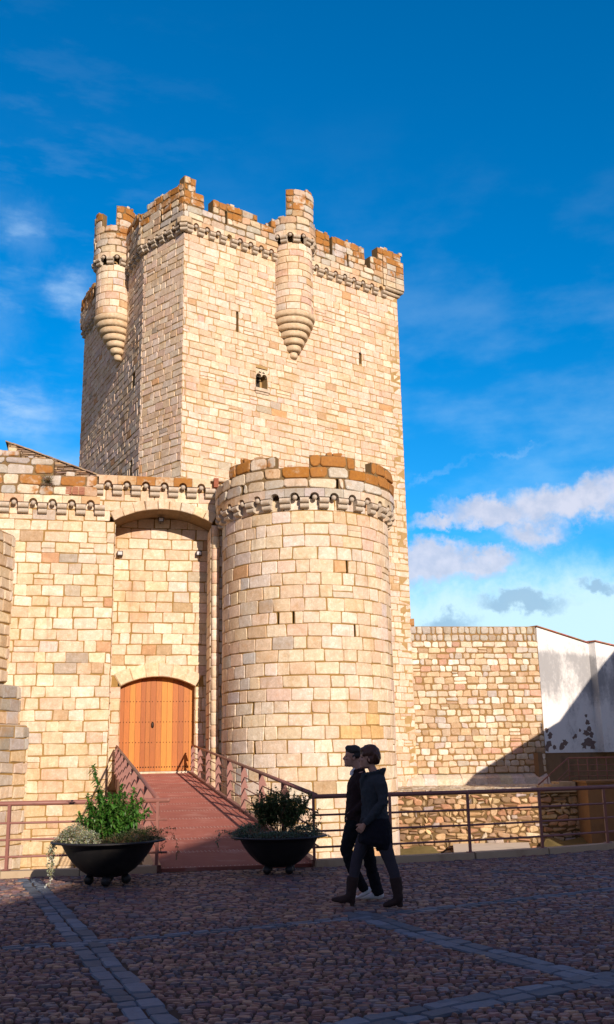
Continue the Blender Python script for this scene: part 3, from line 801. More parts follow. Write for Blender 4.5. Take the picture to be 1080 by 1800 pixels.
tag(sr, 'low gable of thin brown slates rising behind the left parapet', 'roof')

# dry bush growing from the left parapet
M = MB()
for i in range(260):
    a, b = R.uniform(0, 2*pi), R.uniform(-.6, 1.45); L = R.uniform(.14, .40)
    d = Vector((cos(a)*cos(b), -abs(sin(a)*cos(b)), sin(b))); p = Vector(fG(-4.15, 11.72, .30))
    M.tube([p, p+d*L*.6+Vector((0, 0, -.01)), p+d*L+Vector((R.uniform(-.03, .03), 0, R.uniform(-.03, .02)))], [.005, .004, .002], 3, 0, (*[q*R.uniform(.6, 1.3) for q in (.24, .18, .11)], 0))
STRAW = m_tint('dry_stalks', .9, 5, .2, .1, 0)
tag(M.build('dry_bush', [STRAW]), 'round dry brown bush growing out of the left parapet stones', 'bush')

# ------------------------------------------------------------------ round tower
CX, CY, CR = -.08, 36.5, 3.13
fC = drum(CX, CY, CR); rt = empty('round_tower', (CX, CY, -2.6), 0, 'squat round stone tower with lichened battlements right of the timber door', 'castle tower')
CPAL = [((0.68, 0.56, 0.41), 5), ((0.65, 0.51, 0.35), 5), ((0.63, 0.48, 0.32), 3), ((0.61, 0.44, 0.32), 1.5), ((0.73, 0.64, 0.51), 3), ((0.55, 0.49, 0.42), .8), ((0.55, 0.39, 0.22), .7)]
HOLES = [(-2.55, 3.05), (-2.0, 3.25), (-1.0, 6.25), (-.45, 6.2), (-1.95, 2.2), (1.5, 8.2), (1.75, 6.0)]
def ctint(u, v):
    if 1.1 < u < 2.9 and 1.2 < v < 3.6 and R.random() < .6: return pick([((.60, .40, .18), 1), ((.54, .36, .18), 1)], .1)
    if u < -1.9 and R.random() < .35: return pick([((.54, .50, .44), 1), ((.58, .50, .40), 1)], .06)
    if R.random() < .04: return pick([((.48, .34, .20), 1), ((.46, .40, .31), 1), ((.54, .33, .18), 1)], .1)
    return pick(CPAL, .07, 0, .35)
LIMC = 2.05*CR
def c_iv(v0, v1, fine=False):
    r = [(-LIMC, LIMC)]
    for u, v in HOLES:
        if v0 <= v < v1: r = cut(r, u-.035, u+.035)
    return r
M = MB(); M.lathe([(CR-.5, -2.6), (CR-.5, 10.9)], (CX, CY, 0), 40); M.build('core', [MORTARB], rt)
M = MB()
masonry(M, fC, levels(-2.6, 10.52, .437, .06), c_iv, (.42, .92), gap=.026, bev=.022, dep=.028, jit=.022, rc=.03, tint=ctint, segw=.28, th=.28, split=.03)
M.build('wall', [STONE, MORTAR], rt)
nb = 18; s = .66
arcade(rt, fC, lambda u: u/CR, -nb*s/2, nb, s, 10.55, .30, lambda u, v: R.uniform(0, .25), tintpal=GPAL, skip=(7,))
def cprof(u):
    a = math.degrees(u/CR)
    for p, q, z in ((-120, -80, 11.7), (-54, -17, 12.05), (3, 32, 12.05), (46, 76, 12.0), (76, 120, 11.8)):
        if p <= a < q: return z
    return 11.62
def clich(u, v):
    a = math.degrees(u/CR); k = .15
    if v > 11.55: k = .95 if -3 < a < 120 else .75 if a < -30 else .5
    elif v > 11.2: k = .8 if (a > -6 and a < 14) or a > 30 else .25
    return pick(GPAL, .10, k*R.uniform(.85, 1.0))
parapet(rt, fC, 0, cprof, 10.85, clich, d0=.27, th=.3, rng=(-LIMC, LIMC), rows=[10.85, 11.22, 11.62, 12.06], segw=.28,
        slots=((-41*CR*pi/180, 10.9, 11.3), (20*CR*pi/180, 10.9, 11.3)), hole=.08, wr=(.55, .95))
M = MB(); M.lathe([(CR-.2, 10.84), (CR+.0, 10.84), (CR+.0, 11.6), (CR-.2, 11.6)], (CX, CY, 0), 48, cap=False); M.build('parapet_lining', [MORTARB], rt)

# ------------------------------------------------------------------ curtain wall to the right, ledge and moat wall
A8 = radians(8); fW = frame((5.30, 52.19), A8)
cw = empty('curtain_wall', (8.8, 52.7, 0), A8, 'long wall of small mixed brown stones between round tower and white house', 'wall')
WPAL = [((.62, .49, .33), 4), ((.56, .41, .26), 4), ((.68, .57, .42), 3.5), ((.48, .34, .21), 2), ((.52, .46, .38), 2), ((.55, .34, .23), 1.2), ((.74, .67, .54), 2.2)]
WTOP = [((.46, .42, .34), 3), ((.52, .46, .36), 2), ((.40, .34, .26), 1)]
M = MB()
masonry(M, fW, levels(.75, 7.6, .335, .14), lambda a, b, c=False: [(-.95+.35*sin(a*1.7), 7.12)], (.28, .72), gap=.034, bev=.040, dep=.045, jit=.040, rc=.055,
        tint=lambda u, v: pick(WPAL, .12, 0), th=.9, split=.04)
masonry(M, fW, [7.6, 7.98, 8.40], lambda a, b, c=False: [(-.15, 7.05)], (.22, .52), gap=.042, bev=.045, dep=.05, jit=.03, rc=.07, tint=lambda u, v: pick(WTOP, .1, .05), th=.9)
block(M, fW, -.1, .35, 8.42, 8.85, .03, .04, .05, .02, (.5, .33, .18, .6), 1)
core_cell(M, fW, -.08, .33, 8.40, 8.8, .4, 1, 1, (1, 1, 1, 0))
M.build('wall', [STONE, MORTARO], cw)
M = MB()
for k in range(12):
    u0 = -.9+k*.67; c = (*[q*R.uniform(.9, 1.1) for q in (.62, .53, .40)], 0)
    h = .72+R.uniform(-.05, .05)
    M.hexa([fW(u0, .1, .42), fW(u0+.66, .1, .42), fW(u0+.66, .1, -.2), fW(u0, .1, -.2), fW(u0, h-.2, .30), fW(u0+.66, h-.2, .30), fW(u0+.66, h+.1, -.2), fW(u0, h+.1, -.2)], 0, c)
M.build('plinth', [STONE], cw)
MORTARDK = m_plain('dark_earth_joint', (.20, .125, .055), (.10, .065, .03), .95, scale=8, bmp=.4, bd=.02, spec=.05)
A5 = radians(3); fL = frame((2.4, 45.0), A5)
mw = empty('moat_wall', (7, 45.4, -2.6), A5, 'low rubble stone wall below the ledge, seen between the railing bars', 'wall')
M = MB(); RPAL = [((.44, .29, .16), 4), ((.54, .39, .22), 4), ((.32, .21, .13), 2.5), ((.46, .26, .15), 2), ((.60, .50, .35), 1.2), ((.40, .33, .28), 1)]
masonry(M, fL, levels(-2.6, .14, .21, .3), lambda a, b, c=False: [(-.6, 12.5)], (.14, .62), gap=.03, bev=.05, dep=.08, jit=.08, rc=.06, rough=.7, tint=lambda u, v: pick(RPAL, .20), th=1.0, split=.12)
M.build('wall', [STONE, MORTARDK], mw)
M = MB(); fH = lambda u, v, d: fL(u, .14+d, -v)
masonry(M, fH, levels(-.05, 8.4, .32, .25), lambda a, b, c=False: [(-.6, 12.5)], (.2, .6), gap=.03, bev=.06, dep=.05, jit=.06, tint=lambda u, v: pick([((.52, .46, .36), 2), ((.44, .36, .25), 2), ((.36, .28, .18), 1)], .15), th=.2)
M.build('ledge', [STONE, MORTARB], mw)

# ------------------------------------------------------------------ white house at the right
HA = radians(40); fHs = frame((12.36, 53.18), HA)
WHITE = None
m, g, b = newmat('stained_whitewash'); p = g.n('ShaderNodeTexCoord').outputs['Object']
n1 = g.noise(g.vmap(p, (1, 1, .55)), .55, 8, .68).outputs[0]; n2 = g.noise(p, 4.5, 6, .7).outputs[0]
sz = g.n('ShaderNodeSeparateXYZ'); g.put(sz.inputs[0], p)
band = g.m('MULTIPLY', g.sm(sz.outputs[2], 3.2, 5.6), g.sm(sz.outputs[2], 7.3, 6.9))
f_ = g.sm(g.m('ADD', g.m('ADD', g.m('MULTIPLY', n1, .8), g.m('MULTIPLY', n2, .25)), g.m('MULTIPLY', band, .16)), .50, .74)
c = g.mix(f_, (.78, .77, .74), (.36, .36, .36)); c = g.mix(g.m('MULTIPLY', g.sm(n2, .6, .75), .3), c, (.30, .28, .26))
g.put(b.inputs['Base Color'], c); b.inputs['Roughness'].default_value = .9; bump(g, b, n2, .4, .03); WHITE = m
MUD = m_plain('brown_render', (.20, .12, .065), (.28, .17, .09), .95, scale=2.5, bmp=.5, bd=.03, spec=.05, dirt=(.12, .08, .05, .5))
TILE = m_tint('roof_tile', .85, 5, .35, .1, .3, .02)
house = empty('white_house', fHs(5, 0, -3), HA, 'white stained plaster house with an orange tile edge beside the curtain wall', 'house')
def vol(M, f, u0, u1, z0, za, zb, d0, d1, mi=0):
    M.hexa([f(u0, z0, d0), f(u1, z0, d0), f(u1, z0, d1), f(u0, z0, d1), f(u0, za, d0), f(u1, zb, d0), f(u1, zb, d1), f(u0, za, d1)], mi)
M = MB(); vol(M, fHs, 0.02, 4.72, 1.72, 8.36, 7.74, 0, -7); M.build('wall', [WHITE], house)
M = MB(); vol(M, fHs, 4.70, 15, 1.72, 7.80, 7.0, .45, -7.2); M.build('wall', [WHITE], house)
M = MB(); vol(M, fHs, -.6, 15, -2.6, 1.72, 1.72, -.06, -7); M.build('base', [MUD], house)
M = MB()
n_ = 16
for i in range(n_):
    u0 = -.05+i*4.85/n_; z0 = 8.40-i*.63/n_*1.0
    M.box(u0, u0+.29, -.10, 7, z0, z0+.055, 0, (*[q*R.uniform(.7, 1.2) for q in (.36, .16, .09)], 0), f=lambda u, d, z: fHs(u, z-(u-u0)*.13, -d))
for i in range(34):
    u0 = 4.62+i*.31; z0 = 7.84-i*.0242
    M.box(u0, u0+.30, -.56, 7, z0, z0+.06, 0, (*[q*R.uniform(.7, 1.2) for q in (.46, .20, .11)], 0), f=lambda u, d, z: fHs(u, z-(u-u0)*.078, -d))
M.build('roof', [TILE], house)
PD = .004   # patches where the whitewash has come off
PT = m_plain('bare_render', (.15, .105, .095), (.22, .16, .13), .95, bmp=.3)
for (u, z, r) in ((.25, 2.9, .16), (.5, 2.6, .22), (.35, 2.2, .25), (.15, 1.95, .2), (.8, 2.0, .15), (1.5, 2.1, .2), (1.75, 2.25, .22), (1.35, 1.95, .16),
                  (3.9, 3.7, .12), (4.0, 3.35, .2), (4.1, 3.0, .22), (3.8, 2.75, .26), (4.25, 2.7, .2), (3.95, 2.3, .34), (4.3, 2.15, .3), (3.5, 2.1, .25), (3.2, 2.9, .1), (2.75, 2.6, .16), (2.55, 2.5, .1)):
    N = 11; ph = R.uniform(0, 6)
    P = [(u+r*(1+.35*sin(3*k+ph)+R.uniform(-.25, .25))*cos(2*pi*k/N), max(1.74, z+r*.8*(1+R.uniform(-.35, .35))*sin(2*pi*k/N))) for k in range(N)]
    d0 = PD
    M = MB(); M.poly([fHs(x, y, d0) for x, y in P]); M.build('bare_patch', [PT], house); PD += .0006

# ------------------------------------------------------------------ ground, moat, plaza
EARTH = m_plain('mossy_earth', (.16, .13, .055), (.28, .22, .09), .95, scale=1.2, bmp=.6, bd=.06, spec=.05, dirt=(.08, .10, .03, .7))
CONC = m_plain('pale_concrete', (.60, .53, .43), (.68, .60, .48), .9, scale=2, bmp=.2, spec=.1, dirt=(.38, .32, .22, .5))
M = MB(); M.poly([(-3000, -3000, -2.6), (3000, -3000, -2.6), (3000, 3000, -2.6), (-3000, 3000, -2.6)])
tag(M.build('ground', [EARTH]), kind='structure')
M = MB(); M.hexa([(4.1, 29, -2.58), (6.5, 29, -2.58), (9.4, 44.9, -2.58), (6.1, 44.9, -2.58), (4.1, 29, -2.45), (6.5, 29, -2.45), (9.4, 44.85, -2.06), (6.1, 44.85, -2.06)])
tag(M.build('moat_path', [CONC]), kind='structure')
# mossy bank at the foot of the moat wall
M = MB(); bm_n = 28
rowsb = []
for j in range(5):
    rowsb.append([M.vert((2.2+k*.38, 44.95-j*.75, -2.57+max(0, .66-.16*j)*(1 if k > 20 else .62 if k < 9 else .02)*R.uniform(.75, 1.1))) for k in range(bm_n)])
for a, b in zip(rowsb, rowsb[1:]):
    for k in range(bm_n-1): M.face((a[k], b[k], b[k+1], a[k+1]), 0, True)
tag(M.build('moat_bank', [m_plain('moss', (.13, .11, .04), (.26, .20, .09), .95, scale=3, bmp=.7, bd=.05, spec=.05)]), kind='structure')
EDGE = [(-60, 8.0), (-9.5, 14.55), (-4.63, 15.40), (-2.37, 15.72), (-.01, 16.12), (1.23, 16.50), (2.57, 16.93), (3.88, 17.50), (5.22, 18.25), (9.5, 21.6), (60, 60)]
SAND = m_plain('sandy_ground', (.05, .036, .030), (.10, .07, .05), .95, scale=3, bmp=.4, bd=.02, spec=.05)
KERB = m_plain('kerb_stone', (.40, .30, .19), (.48, .37, .24), .9, scale=4, bmp=.3, bd=.02, spec=.1, dirt=(.24, .15, .08, .5))
M = MB()
top = [(x, y, 0) for x, y in EDGE]; N = len(EDGE)
t = [M.vert((x, y, -.021)) for x, y in EDGE]; bb = [M.vert((x, y, -2.6)) for x, y in EDGE]
q = [M.vert((-60, -90, -.021)), M.vert((60, -90, -.021))]
for k in range(N-1): M.face((t[k], q[0] if k < N//2 else q[1], t[k+1])) if False else None
sq = [M.vert((x, -90, -.021)) for x, y in EDGE]
for k in range(N-1):
    M.face((sq[k], sq[k+1], t[k+1], t[k])); M.face((t[k], t[k+1], bb[k+1], bb[k]), 1)
tag(M.build('plaza', [SAND, MUD]), kind='structure')
M = MB()
for k in range(N-1):
    a, b = Vector((*EDGE[k], 0)), Vector((*EDGE[k+1], 0)); L = (b-a).length; tt = (b-a)/L; nn = Vector((tt.y, -tt.x, 0))
    m_ = max(1, int(L/.9)) if L < 20 else 12
    if k == 3: continue                                             # the footbridge meets the square here
    for i in range(m_):
        p = a+tt*(L*i/m_+.006); r_ = a+tt*(L*(i+1)/m_-.006); h = .085+R.uniform(-.008, .008)
        o = R.uniform(-.006, .006)
        c8 = [p+nn*(.20+o), r_+nn*(.20+o), r_-nn*.03, p-nn*.03]
        M.hexa([(v.x, v.y, -.1) for v in c8]+[(v.x, v.y, h) for v in [p+nn*(.185+o), r_+nn*(.185+o), r_-nn*.02, p-nn*.02]], 0)
tag(M.build('kerb', [KERB]), kind='structure')
# granite bands: two rows of setts, then the cobbles around them
BANDS = [((-4.10, 14.95), (-.82, 6.3), 2), ((-4.6, 9.05), (-1.97, 9.78), 1), ((-1.97, 9.78), (.52, 10.98), 1), ((.52, 10.98), (1.29, 11.45), 1), ((1.29, 11.45), (6.2, 14.3), 1),
         ((.45, 11.25), (1.05, 9.75), 2), ((1.05, 9.75), (2.6, 6.9), 2), ((-.1, 6.45), (.95, 7.15), 2), ((.95, 7.15), (3.4, 8.7), 2), ((-3.2, 7.0), (-1.2, 6.5), 2),
         ((2.6, 14.9), (5.0, 13.4), 1)]
def band_dist(x, y):
    best = 9
    for (a, b, n) in BANDS:
        ax, ay = a; dx, dy = b[0]-ax, b[1]-ay; L2 = dx*dx+dy*dy
        t_ = max(0, min(1, ((x-ax)*dx+(y-ay)*dy)/L2)); d = sqrt((x-ax-t_*dx)**2+(y-ay-t_*dy)**2)-(.162 if n == 2 else .104)
        best = min(best, d)
    return best
GRAN = m_tint('granite_setts', .75, 16, .30, .3, .5, .012)
COB = m_tint('cobble_stone', .62, 18, .40, .35, .5, .012)
M = MB()
for (a, b, n) in BANDS:
    a = Vector((*a, 0)); b = Vector((*b, 0)); L = (b-a).length; tt = (b-a)/L; nn = Vector((-tt.y, tt.x, 0))
    mp = lambda u, v, d: (a.x+tt.x*u+nn.x*v, a.y+tt.y*u+nn.y*v, -.042+d)
    offs = ((-.163, .002), (-.002, .163)) if n == 2 else ((-.108, -.002), (.002, .108))
    for v0, v1 in offs:
        u = -.1
        while u < L+.1:
            w_ = R.uniform(.16, .36); k_ = R.uniform(.6, 1.25)
            block(M, mp, u, u+w_, v0, v1, .016, .010, .036, .016, (.105*k_, .132*k_, .165*k_, 0), 1, rough=.15, rc=.016); u += w_
tag(M.build('granite_bands', [GRAN]), kind='structure')
M = MB(); y = 5.9
CP = [((.20, .105, .085), 4), ((.14, .085, .085), 4), ((.22, .13, .095), 3), ((.10, .085, .10), 3), ((.28, .18, .12), 1.5), ((.16, .13, .13), 1.5)]
edge_y = lambda x: next(p[1]+(q[1]-p[1])*(x-p[0])/(q[0]-p[0]) for p, q in zip(EDGE, EDGE[1:]) if p[0] <= x <= q[0])
rown = 0
while y < 21:
    h = R.uniform(.046, .074) if y < 11 else R.uniform(.060, .09)
    x0 = -.36*y-2.6; x1 = .36*y+2.6; x = x0+R.uniform(0, .1); sk = R.uniform(-.05, .05)
    while x < x1:
        w_ = R.uniform(.055, .120) if y < 11 else R.uniform(.075, .15)
        xm = x+w_/2; yy = y+sk*(xm)*.2+.03*sin(xm*2.1+rown*.7)
        if yy+h < edge_y(xm)-.22 and band_dist(xm, yy+h/2) > .0:
            mp = lambda u, v, d: (u, v+.03*sin(u*2.1+rown*.7)+sk*u*.2, -.042+d)
            block(M, mp, x, x+w_, y, y+h, .012, .009, R.uniform(.034, .042), .012, pick(CP, .30), 1, rough=.16, rc=.018)
        x += w_
    y += h; rown += 1
tag(M.build('cobbles', [COB]), kind='structure')

# ------------------------------------------------------------------ footbridge
RN0, RN1 = Vector((-2.30, 15.70, .03)), Vector((-.02, 16.10, .03))
RF0, RF1 = Vector(fGb(-1.26, 1.19, .12)), Vector(fGb(1.34, 1.19, .12))
br = empty('footbridge', (-3, 25, 0), 0, 'red brown sloping footbridge deck leading up to the timber door', 'footbridge')
def bl(u, v): return (RN0*(1-u)+RN1*u)*(1-v)+(RF0*(1-u)+RF1*u)*v
M = MB(); Wd = 13
for i in range(Wd):
    v0 = i/Wd+.0004; v1 = (i+1)/Wd-.0004
    P = [bl(0, v0), bl(1, v0), bl(1, v1), bl(0, v1)]
    M.hexa([(p.x, p.y, p.z-.06) for p in P]+[(p.x, p.y, p.z+R.uniform(-.0015, .0015)) for p in P], 0)
    for vv in (v0+.003, v1-.003):
        for k in range(34):
            p = bl((k+.5)/34, vv); M.lathe([(.011, 0), (.008, .004)], (p.x, p.y, p.z+.001), 6, 1)
    K = 16
    for k in range(1, K):
        v = v0+(v1-v0)*k/K; p, q_ = bl(.01, v), bl(.99, v)
        M.hexa([(p.x, p.y-.006, p.z-.01), (q_.x, q_.y-.006, q_.z-.01), (q_.x, q_.y+.006, q_.z-.01), (p.x, p.y+.006, p.z-.01),
                (p.x, p.y-.006, p.z+.004), (q_.x, q_.y-.006, q_.z+.004), (q_.x, q_.y+.006, q_.z+.004), (p.x, p.y+.006, p.z+.004)], 0)
SCREW = m_plain('worn_screws', (.55, .42, .36), (.6, .5, .44), .6)
M.build('deck', [DECKM, SCREW], br)
for u in (0, 1):
    M = MB(); a, b = bl(u, 0), bl(u, 1); o = -.06 if u == 0 else .06
    M.hexa([(a.x-.05+o, a.y, a.z-.38), (a.x+.05+o, a.y, a.z-.38), (b.x+.05+o, b.y, b.z-.38), (b.x-.05+o, b.y, b.z-.38),
            (a.x-.05+o, a.y, a.z+.05), (a.x+.05+o, a.y, a.z+.05), (b.x+.05+o, b.y, b.z+.05), (b.x-.05+o, b.y, b.z+.05)])
    M.build('side_beam', [RUST], br)
for v in (.33, .66):
    M = MB(); a, b = bl(.1, v), bl(.9, v); M.box(a.x, b.x, a.y-.2, a.y+.2, -2.6, a.z-.2); M.build('support', [MUD], br)

def tooth_post(parent, p, side, ax):
    """flat steel plate, its edge cut in four steps that carry the rails; ax = unit vector across the walkway"""
    M = MB(); th = .012
    prof = [(0, -.30)]
    for k in range(4):
        prof += [(.12, .0+.25*k if k else -.30), (.045, .25*(k+1)-.03), (.045, .25*(k+1))]
    prof += [(0, 1.0)]
    al = Vector((-ax.y, ax.x, 0))
    P = [(a*side, z) for a, z in prof]
    # built as quads per tooth so that the plate stays planar
    for k in range(4):
        z0 = .25*k if k else -.30; z1 = .25*(k+1)
        q = [(0, z0), (.12, z0), (.04, z1-.02), (0, z1-.02)]
        A = [p+ax*(a*side)+al*(-th/2)+Vector((0, 0, z)) for a, z in q]; B = [p+ax*(a*side)+al*(th/2)+Vector((0, 0, z)) for a, z in q]
        i = [M.vert(v) for v in A]; j = [M.vert(v) for v in B]
        M.face(i[::-1]); M.face(j)
        for e in range(4): M.face((i[e], i[(e+1) % 4], j[(e+1) % 4], j[e]))
    c = p
    for (a0, a1, z0, z1) in ((-.05, .02, -.30, 1.0),):
        for sgn in (0,):
            A = [p+ax*(a*side)+al*s_+Vector((0, 0, z)) for z in (z0, z1) for a, s_ in ((a0, -.014), (a1, -.014), (a1, .014), (a0, .014))]
            M.hexa(A)
    return M.build('post', [RUST], parent)
for u, sd, txt in ((0, 1, 'left footbridge railing, its saw-edged posts overlapping, ending behind the green shrub'), (1, 1, 'right footbridge railing with saw-edged posts, ending behind the dark shrub')):
    rl = empty('bridge_railing', bl(u, .5), 0, txt, 'railing', 'railings of the footbridge')
    ax = Vector((cos(GA), sin(GA), 0))
    side_ = 1 if u == 0 else 1
    off = -.08 if u == 0 else .08
    n = 9
    for k in range(1, n):
        v = .006+k*(.978/(n-1)); p = bl(u, v)+Vector((off, 0, 0)); tooth_post(rl, p, 1, ax)
    def ln(h, o): return [bl(u, v)+Vector((off+o, 0, h)) for v in (0.0, .25, .5, .75, .985)]
    M = MB(); M.tube(ln(1.02, 0), .036, 12); M.build('top_rail', [RUST], rl)
    for h in (.25, .5, .75):
        M = MB(); M.tube(ln(h, .03), .014, 8); M.build('lower_rail', [RUST], rl)
# straight railings along the square
def fence(pts, posts, label, ends):
    rl = empty('railing', (*pts[0], 0), 0, label, 'railing', 'railings along the edge of the square')
    P = [Vector((x, y, 0)) for x, y in pts]
    Q = list(P)
    M = MB(); M.tube([v+Vector((0, 0, 1.03)) for v in Q], .036, 12); 
    for e in ends: M.sphere((e[0], e[1], 1.03), .036, 10)
    M.build('top_rail', [RUST], rl)
    for h in (.27, .51, .75):
        M = MB(); M.tube([v+Vector((0, 0, h)) for v in Q], .0165, 8); M.build('lower_rail', [RUST], rl)
    for x, y in posts:
        M = MB(); M.box(x-.022, x+.022, y-.03, y+.03, .0, 1.02); M.box(x-.06, x+.06, y-.06, y+.06, .085, .097); M.build('post', [RUST], rl)
off = lambda x, y: (x, y-.08)
fence([off(-11.5, 14.35), off(-4.63, 15.40), off(-2.22, 15.75)], [off(-6.75, 15.05), off(-4.55, 15.41), off(-2.37, 15.73), off(-8.9, 14.7)],
      'sunlit red brown railing left of the footbridge, behind the green planter', [off(-2.22, 15.75)])
fence([off(-.02, 16.12), off(1.23, 16.50), off(2.57, 16.93), off(3.88, 17.50), off(5.22, 18.25), off(8.5, 20.8)],
      [off(0.02, 16.13), off(1.25, 16.50), off(2.57, 16.93), off(3.88, 17.50), off(5.20, 18.24), off(6.6, 19.3), off(7.6, 20.1)],
      'shaded dark railing right of the footbridge, behind the walking couple', [off(-.02, 16.12)])

# ------------------------------------------------------------------ stair pier at the right
pier = empty('stair_pier', (14, 43.5, -2.6), 0, 'brown rendered pier with a stair landing at the right end of the moat', 'pier')
M = MB(); M.box(11.82, 21, 43.6, 45.6, -2.6, .42); M.box(11.74, 21, 43.5, 45.7, .424, .50); M.build('wall', [MUD], pier)
M = MB(); M.box(11.0, 11.73, 45.2, 46.6, .0, .44)
for k in range(2): M.box(11.0-.35*(k+1), 11.0-.35*k-.004, 45.2, 46.6, .0, .44-.1*(k+1))
M.build('steps', [KERB], pier)
sr_ = empty('stair_railing', (11, 42.3, .4), 0, 'thin brown railing on the stair pier at the far right', 'railing')
def bar(a, b, r, nm='rail'):
    M = MB(); M.tube([a, b], r, 8); M.build(nm, [RUST], sr_)
YR = 46.0
for z, r in ((1.46, .032), (1.15, .017), (.88, .017), (.66, .017)): bar((11.70, YR, z), (20, YR, z), r)
for z, z2, r in ((1.46, .30, .032), (.98, -.0, .017), (.74, .06, .017)): bar((11.70, YR, z), (10.25 if z > 1 else 10.6, YR, z2), r)
x = 11.70
while x < 16: bar((x, YR, .3), (x, YR, 1.45), .024, 'post'); x += .43
bar((10.7, YR, .14), (10.7, YR, .65), .022, 'post')

# ------------------------------------------------------------------ buildings off to the right and behind, which shade the square
PLAS = m_plain('cream_render', (.58, .50, .38), (.64, .55, .42), .9, scale=2, bmp=.2, dirt=(.40, .34, .26, .3))
hall = empty('gabled_hall', (18, -18, 0), 0, 'wide gabled hall standing behind the viewer, shading the square', 'building')
M = MB(); pr = [(4.0, -.1), (4.0, 7.22), (18.0, 15.45), (32.0, 7.22), (32.0, -.1)]
a = [M.vert((x, -10.0, z)) for x, z in pr]; b_ = [M.vert((x, -28.0, z)) for x, z in pr]
M.face(a[::-1]); M.face(b_)
for k in range(5): M.face((a[k], a[(k+1) % 5], b_[(k+1) % 5], b_[k]))
M.build('wall', [PLAS], hall)
M = MB()
for p, q in (((3.6, 6.98), (18.0, 15.46)), ((18.0, 15.46), (32.4, 6.98))):
    M.hexa([(p[0], -9.9, p[1]+.02), (q[0], -9.9, q[1]+.02), (q[0], -28.2, q[1]+.02), (p[0], -28.2, p[1]+.02),
            (p[0], -9.9, p[1]+.14), (q[0], -9.9, q[1]+.14), (q[0], -28.2, q[1]+.14), (p[0], -28.2, p[1]+.14)], 0, (.30, .14, .08, 0))
M.build('roof', [TILE], hall)
M = MB()
for x in (9, 14, 20, 25): M.box(x, x+1.2, -9.99, -9.9, 2.2, 4.2)
M.build('window', [DARK], hall)
M = MB(); M.box(17, 19, -9.98, -9.9, 0, 3); M.build('door', [DARK], hall)
th_ = empty('town_house', (20, 39.5, -2.6), 0, 'tall gabled town house beyond the right edge, shading the white house', 'house')
M = MB(); pr = [(13.4, -2.6), (13.4, 4.84), (19.2, 8.15), (24.8, 13.5), (31, 13.5), (31, -2.6)]
a = [M.vert((x, 38.0, z)) for x, z in pr]; b_ = [M.vert((x, 41.8, z)) for x, z in pr]
M.face(a[::-1]); M.face(b_)
for k in range(6): M.face((a[k], a[(k+1) % 6], b_[(k+1) % 6], b_[k]))
M.build('wall', [PLAS], th_)
for (x, z) in ((14.6, .6), (16.8, .6), (17.2, 3.4), (20.4, 3.4), (22.6, 6.6)):
    M = MB(); M.box(x, x+.9, 37.97, 38.02, z, z+1.3); M.box(x-.1, x+1.0, 37.9, 38.02, z-.12, z-.02); M.build('window', [DARK], th_)
M = MB()
for (xa, za), (xb, zb) in (((13.1, 4.70), (19.2, 8.19)), ((19.2, 8.19), (24.8, 13.54)), ((24.8, 13.54), (31.2, 13.56))):
    M.hexa([(xa, 38.02, za), (xb, 38.02, zb), (xb, 42.0, zb), (xa, 42.0, za), (xa, 38.02, za+.08), (xb, 38.02, zb+.08), (xb, 42.0, zb+.08), (xa, 42.0, za+.08)], 0, (.34, .16, .09, 0))
M.build('roof', [TILE], th_)
M = MB(); M.box(18.72, 18.84, 38.4, 38.52, 7.7, 8.95); M.build('chimney', [PLAS], th_)

# ------------------------------------------------------------------ planters and plants
BOWL = m_plain('black_cast_iron', (.009, .009, .010), (.017, .016, .017), .5, scale=9, bmp=.15, spec=.35, dirt=(.035, .03, .026, .6))
SOIL = m_plain('soil', (.03, .02, .012), (.05, .035, .02), .95, scale=20, bmp=.6)
def planter(loc, rz, label, sc_=1.0):
    p = empty('planter', loc, rz, label, 'planter', 'black bowl planters on ball feet')
    M = MB()
    M.lathe([(.16, .10), (.25, .125), (.345, .185), (.44, .275), (.52, .375), (.565, .45), (.585, .49), (.62, .515), (.725, .525), (.735, .535), (.725, .548), (.66, .548), (.58, .53), (.555, .46)], n=56)
    M.build('bowl', [BOWL], p, world=False)
    M = MB(); M.lathe([(.53, .44), (.56, .50), (.35, .53), (.05, .545)], n=32); M.build('soil', [SOIL], p, world=False)
    for k in range(4):
        a = k*pi/2
        M = MB(); M.sphere((.235*cos(a), .235*sin(a), .066), (.066, .066, .066), 14); M.build('foot', [BOWL], p, world=False)
    p.scale = (sc_, sc_, sc_)
    return p
P1, P2 = Vector((-2.80, 14.10, 0)), Vector((-.50, 15.10, 0))
planter(P1, .12, 'black bowl planter half in sun holding the bright green shrub', 1.06); planter(P2, .75, 'black bowl planter in full shade holding the dark airy shrub', .97)
LEAF = m_leaf('leaf', .38, .35); TWIG = m_plain('twig', (.10, .06, .035), (.16, .10, .05), .85, scale=30)
def leaf(M, p, d, L, W, c, droop=.25, up=None):
    d = d.normalized(); s_ = d.cross(up or Vector((0, 0, 1)))
    if s_.length < 1e-3: s_ = Vector((1, 0, 0))
    s_.normalize(); s_ = (s_+Vector((R.uniform(-.5, .5), R.uniform(-.5, .5), R.uniform(-.5, .5)))*.6).normalized()
    nrm = s_.cross(d); m1 = p+d*L*.45+nrm*.02*L; e = p+d*L-Vector((0, 0, droop*L))
    a = M.vert(p, c); l = M.vert(m1-s_*W*.5+nrm*W*.18, c); r_ = M.vert(m1+s_*W*.5+nrm*W*.18, c); q = M.vert(e, c); mm = M.vert(m1, c)
    M.face((a, l, mm)); M.face((a, mm, r_)); M.face((l, q, mm)); M.face((mm, q, r_))
def vary(c, k=.3): q = 1+R.uniform(-k, k); return (c[0]*q*R.uniform(.85, 1.2), c[1]*q, c[2]*q*R.uniform(.7, 1.3), 0)
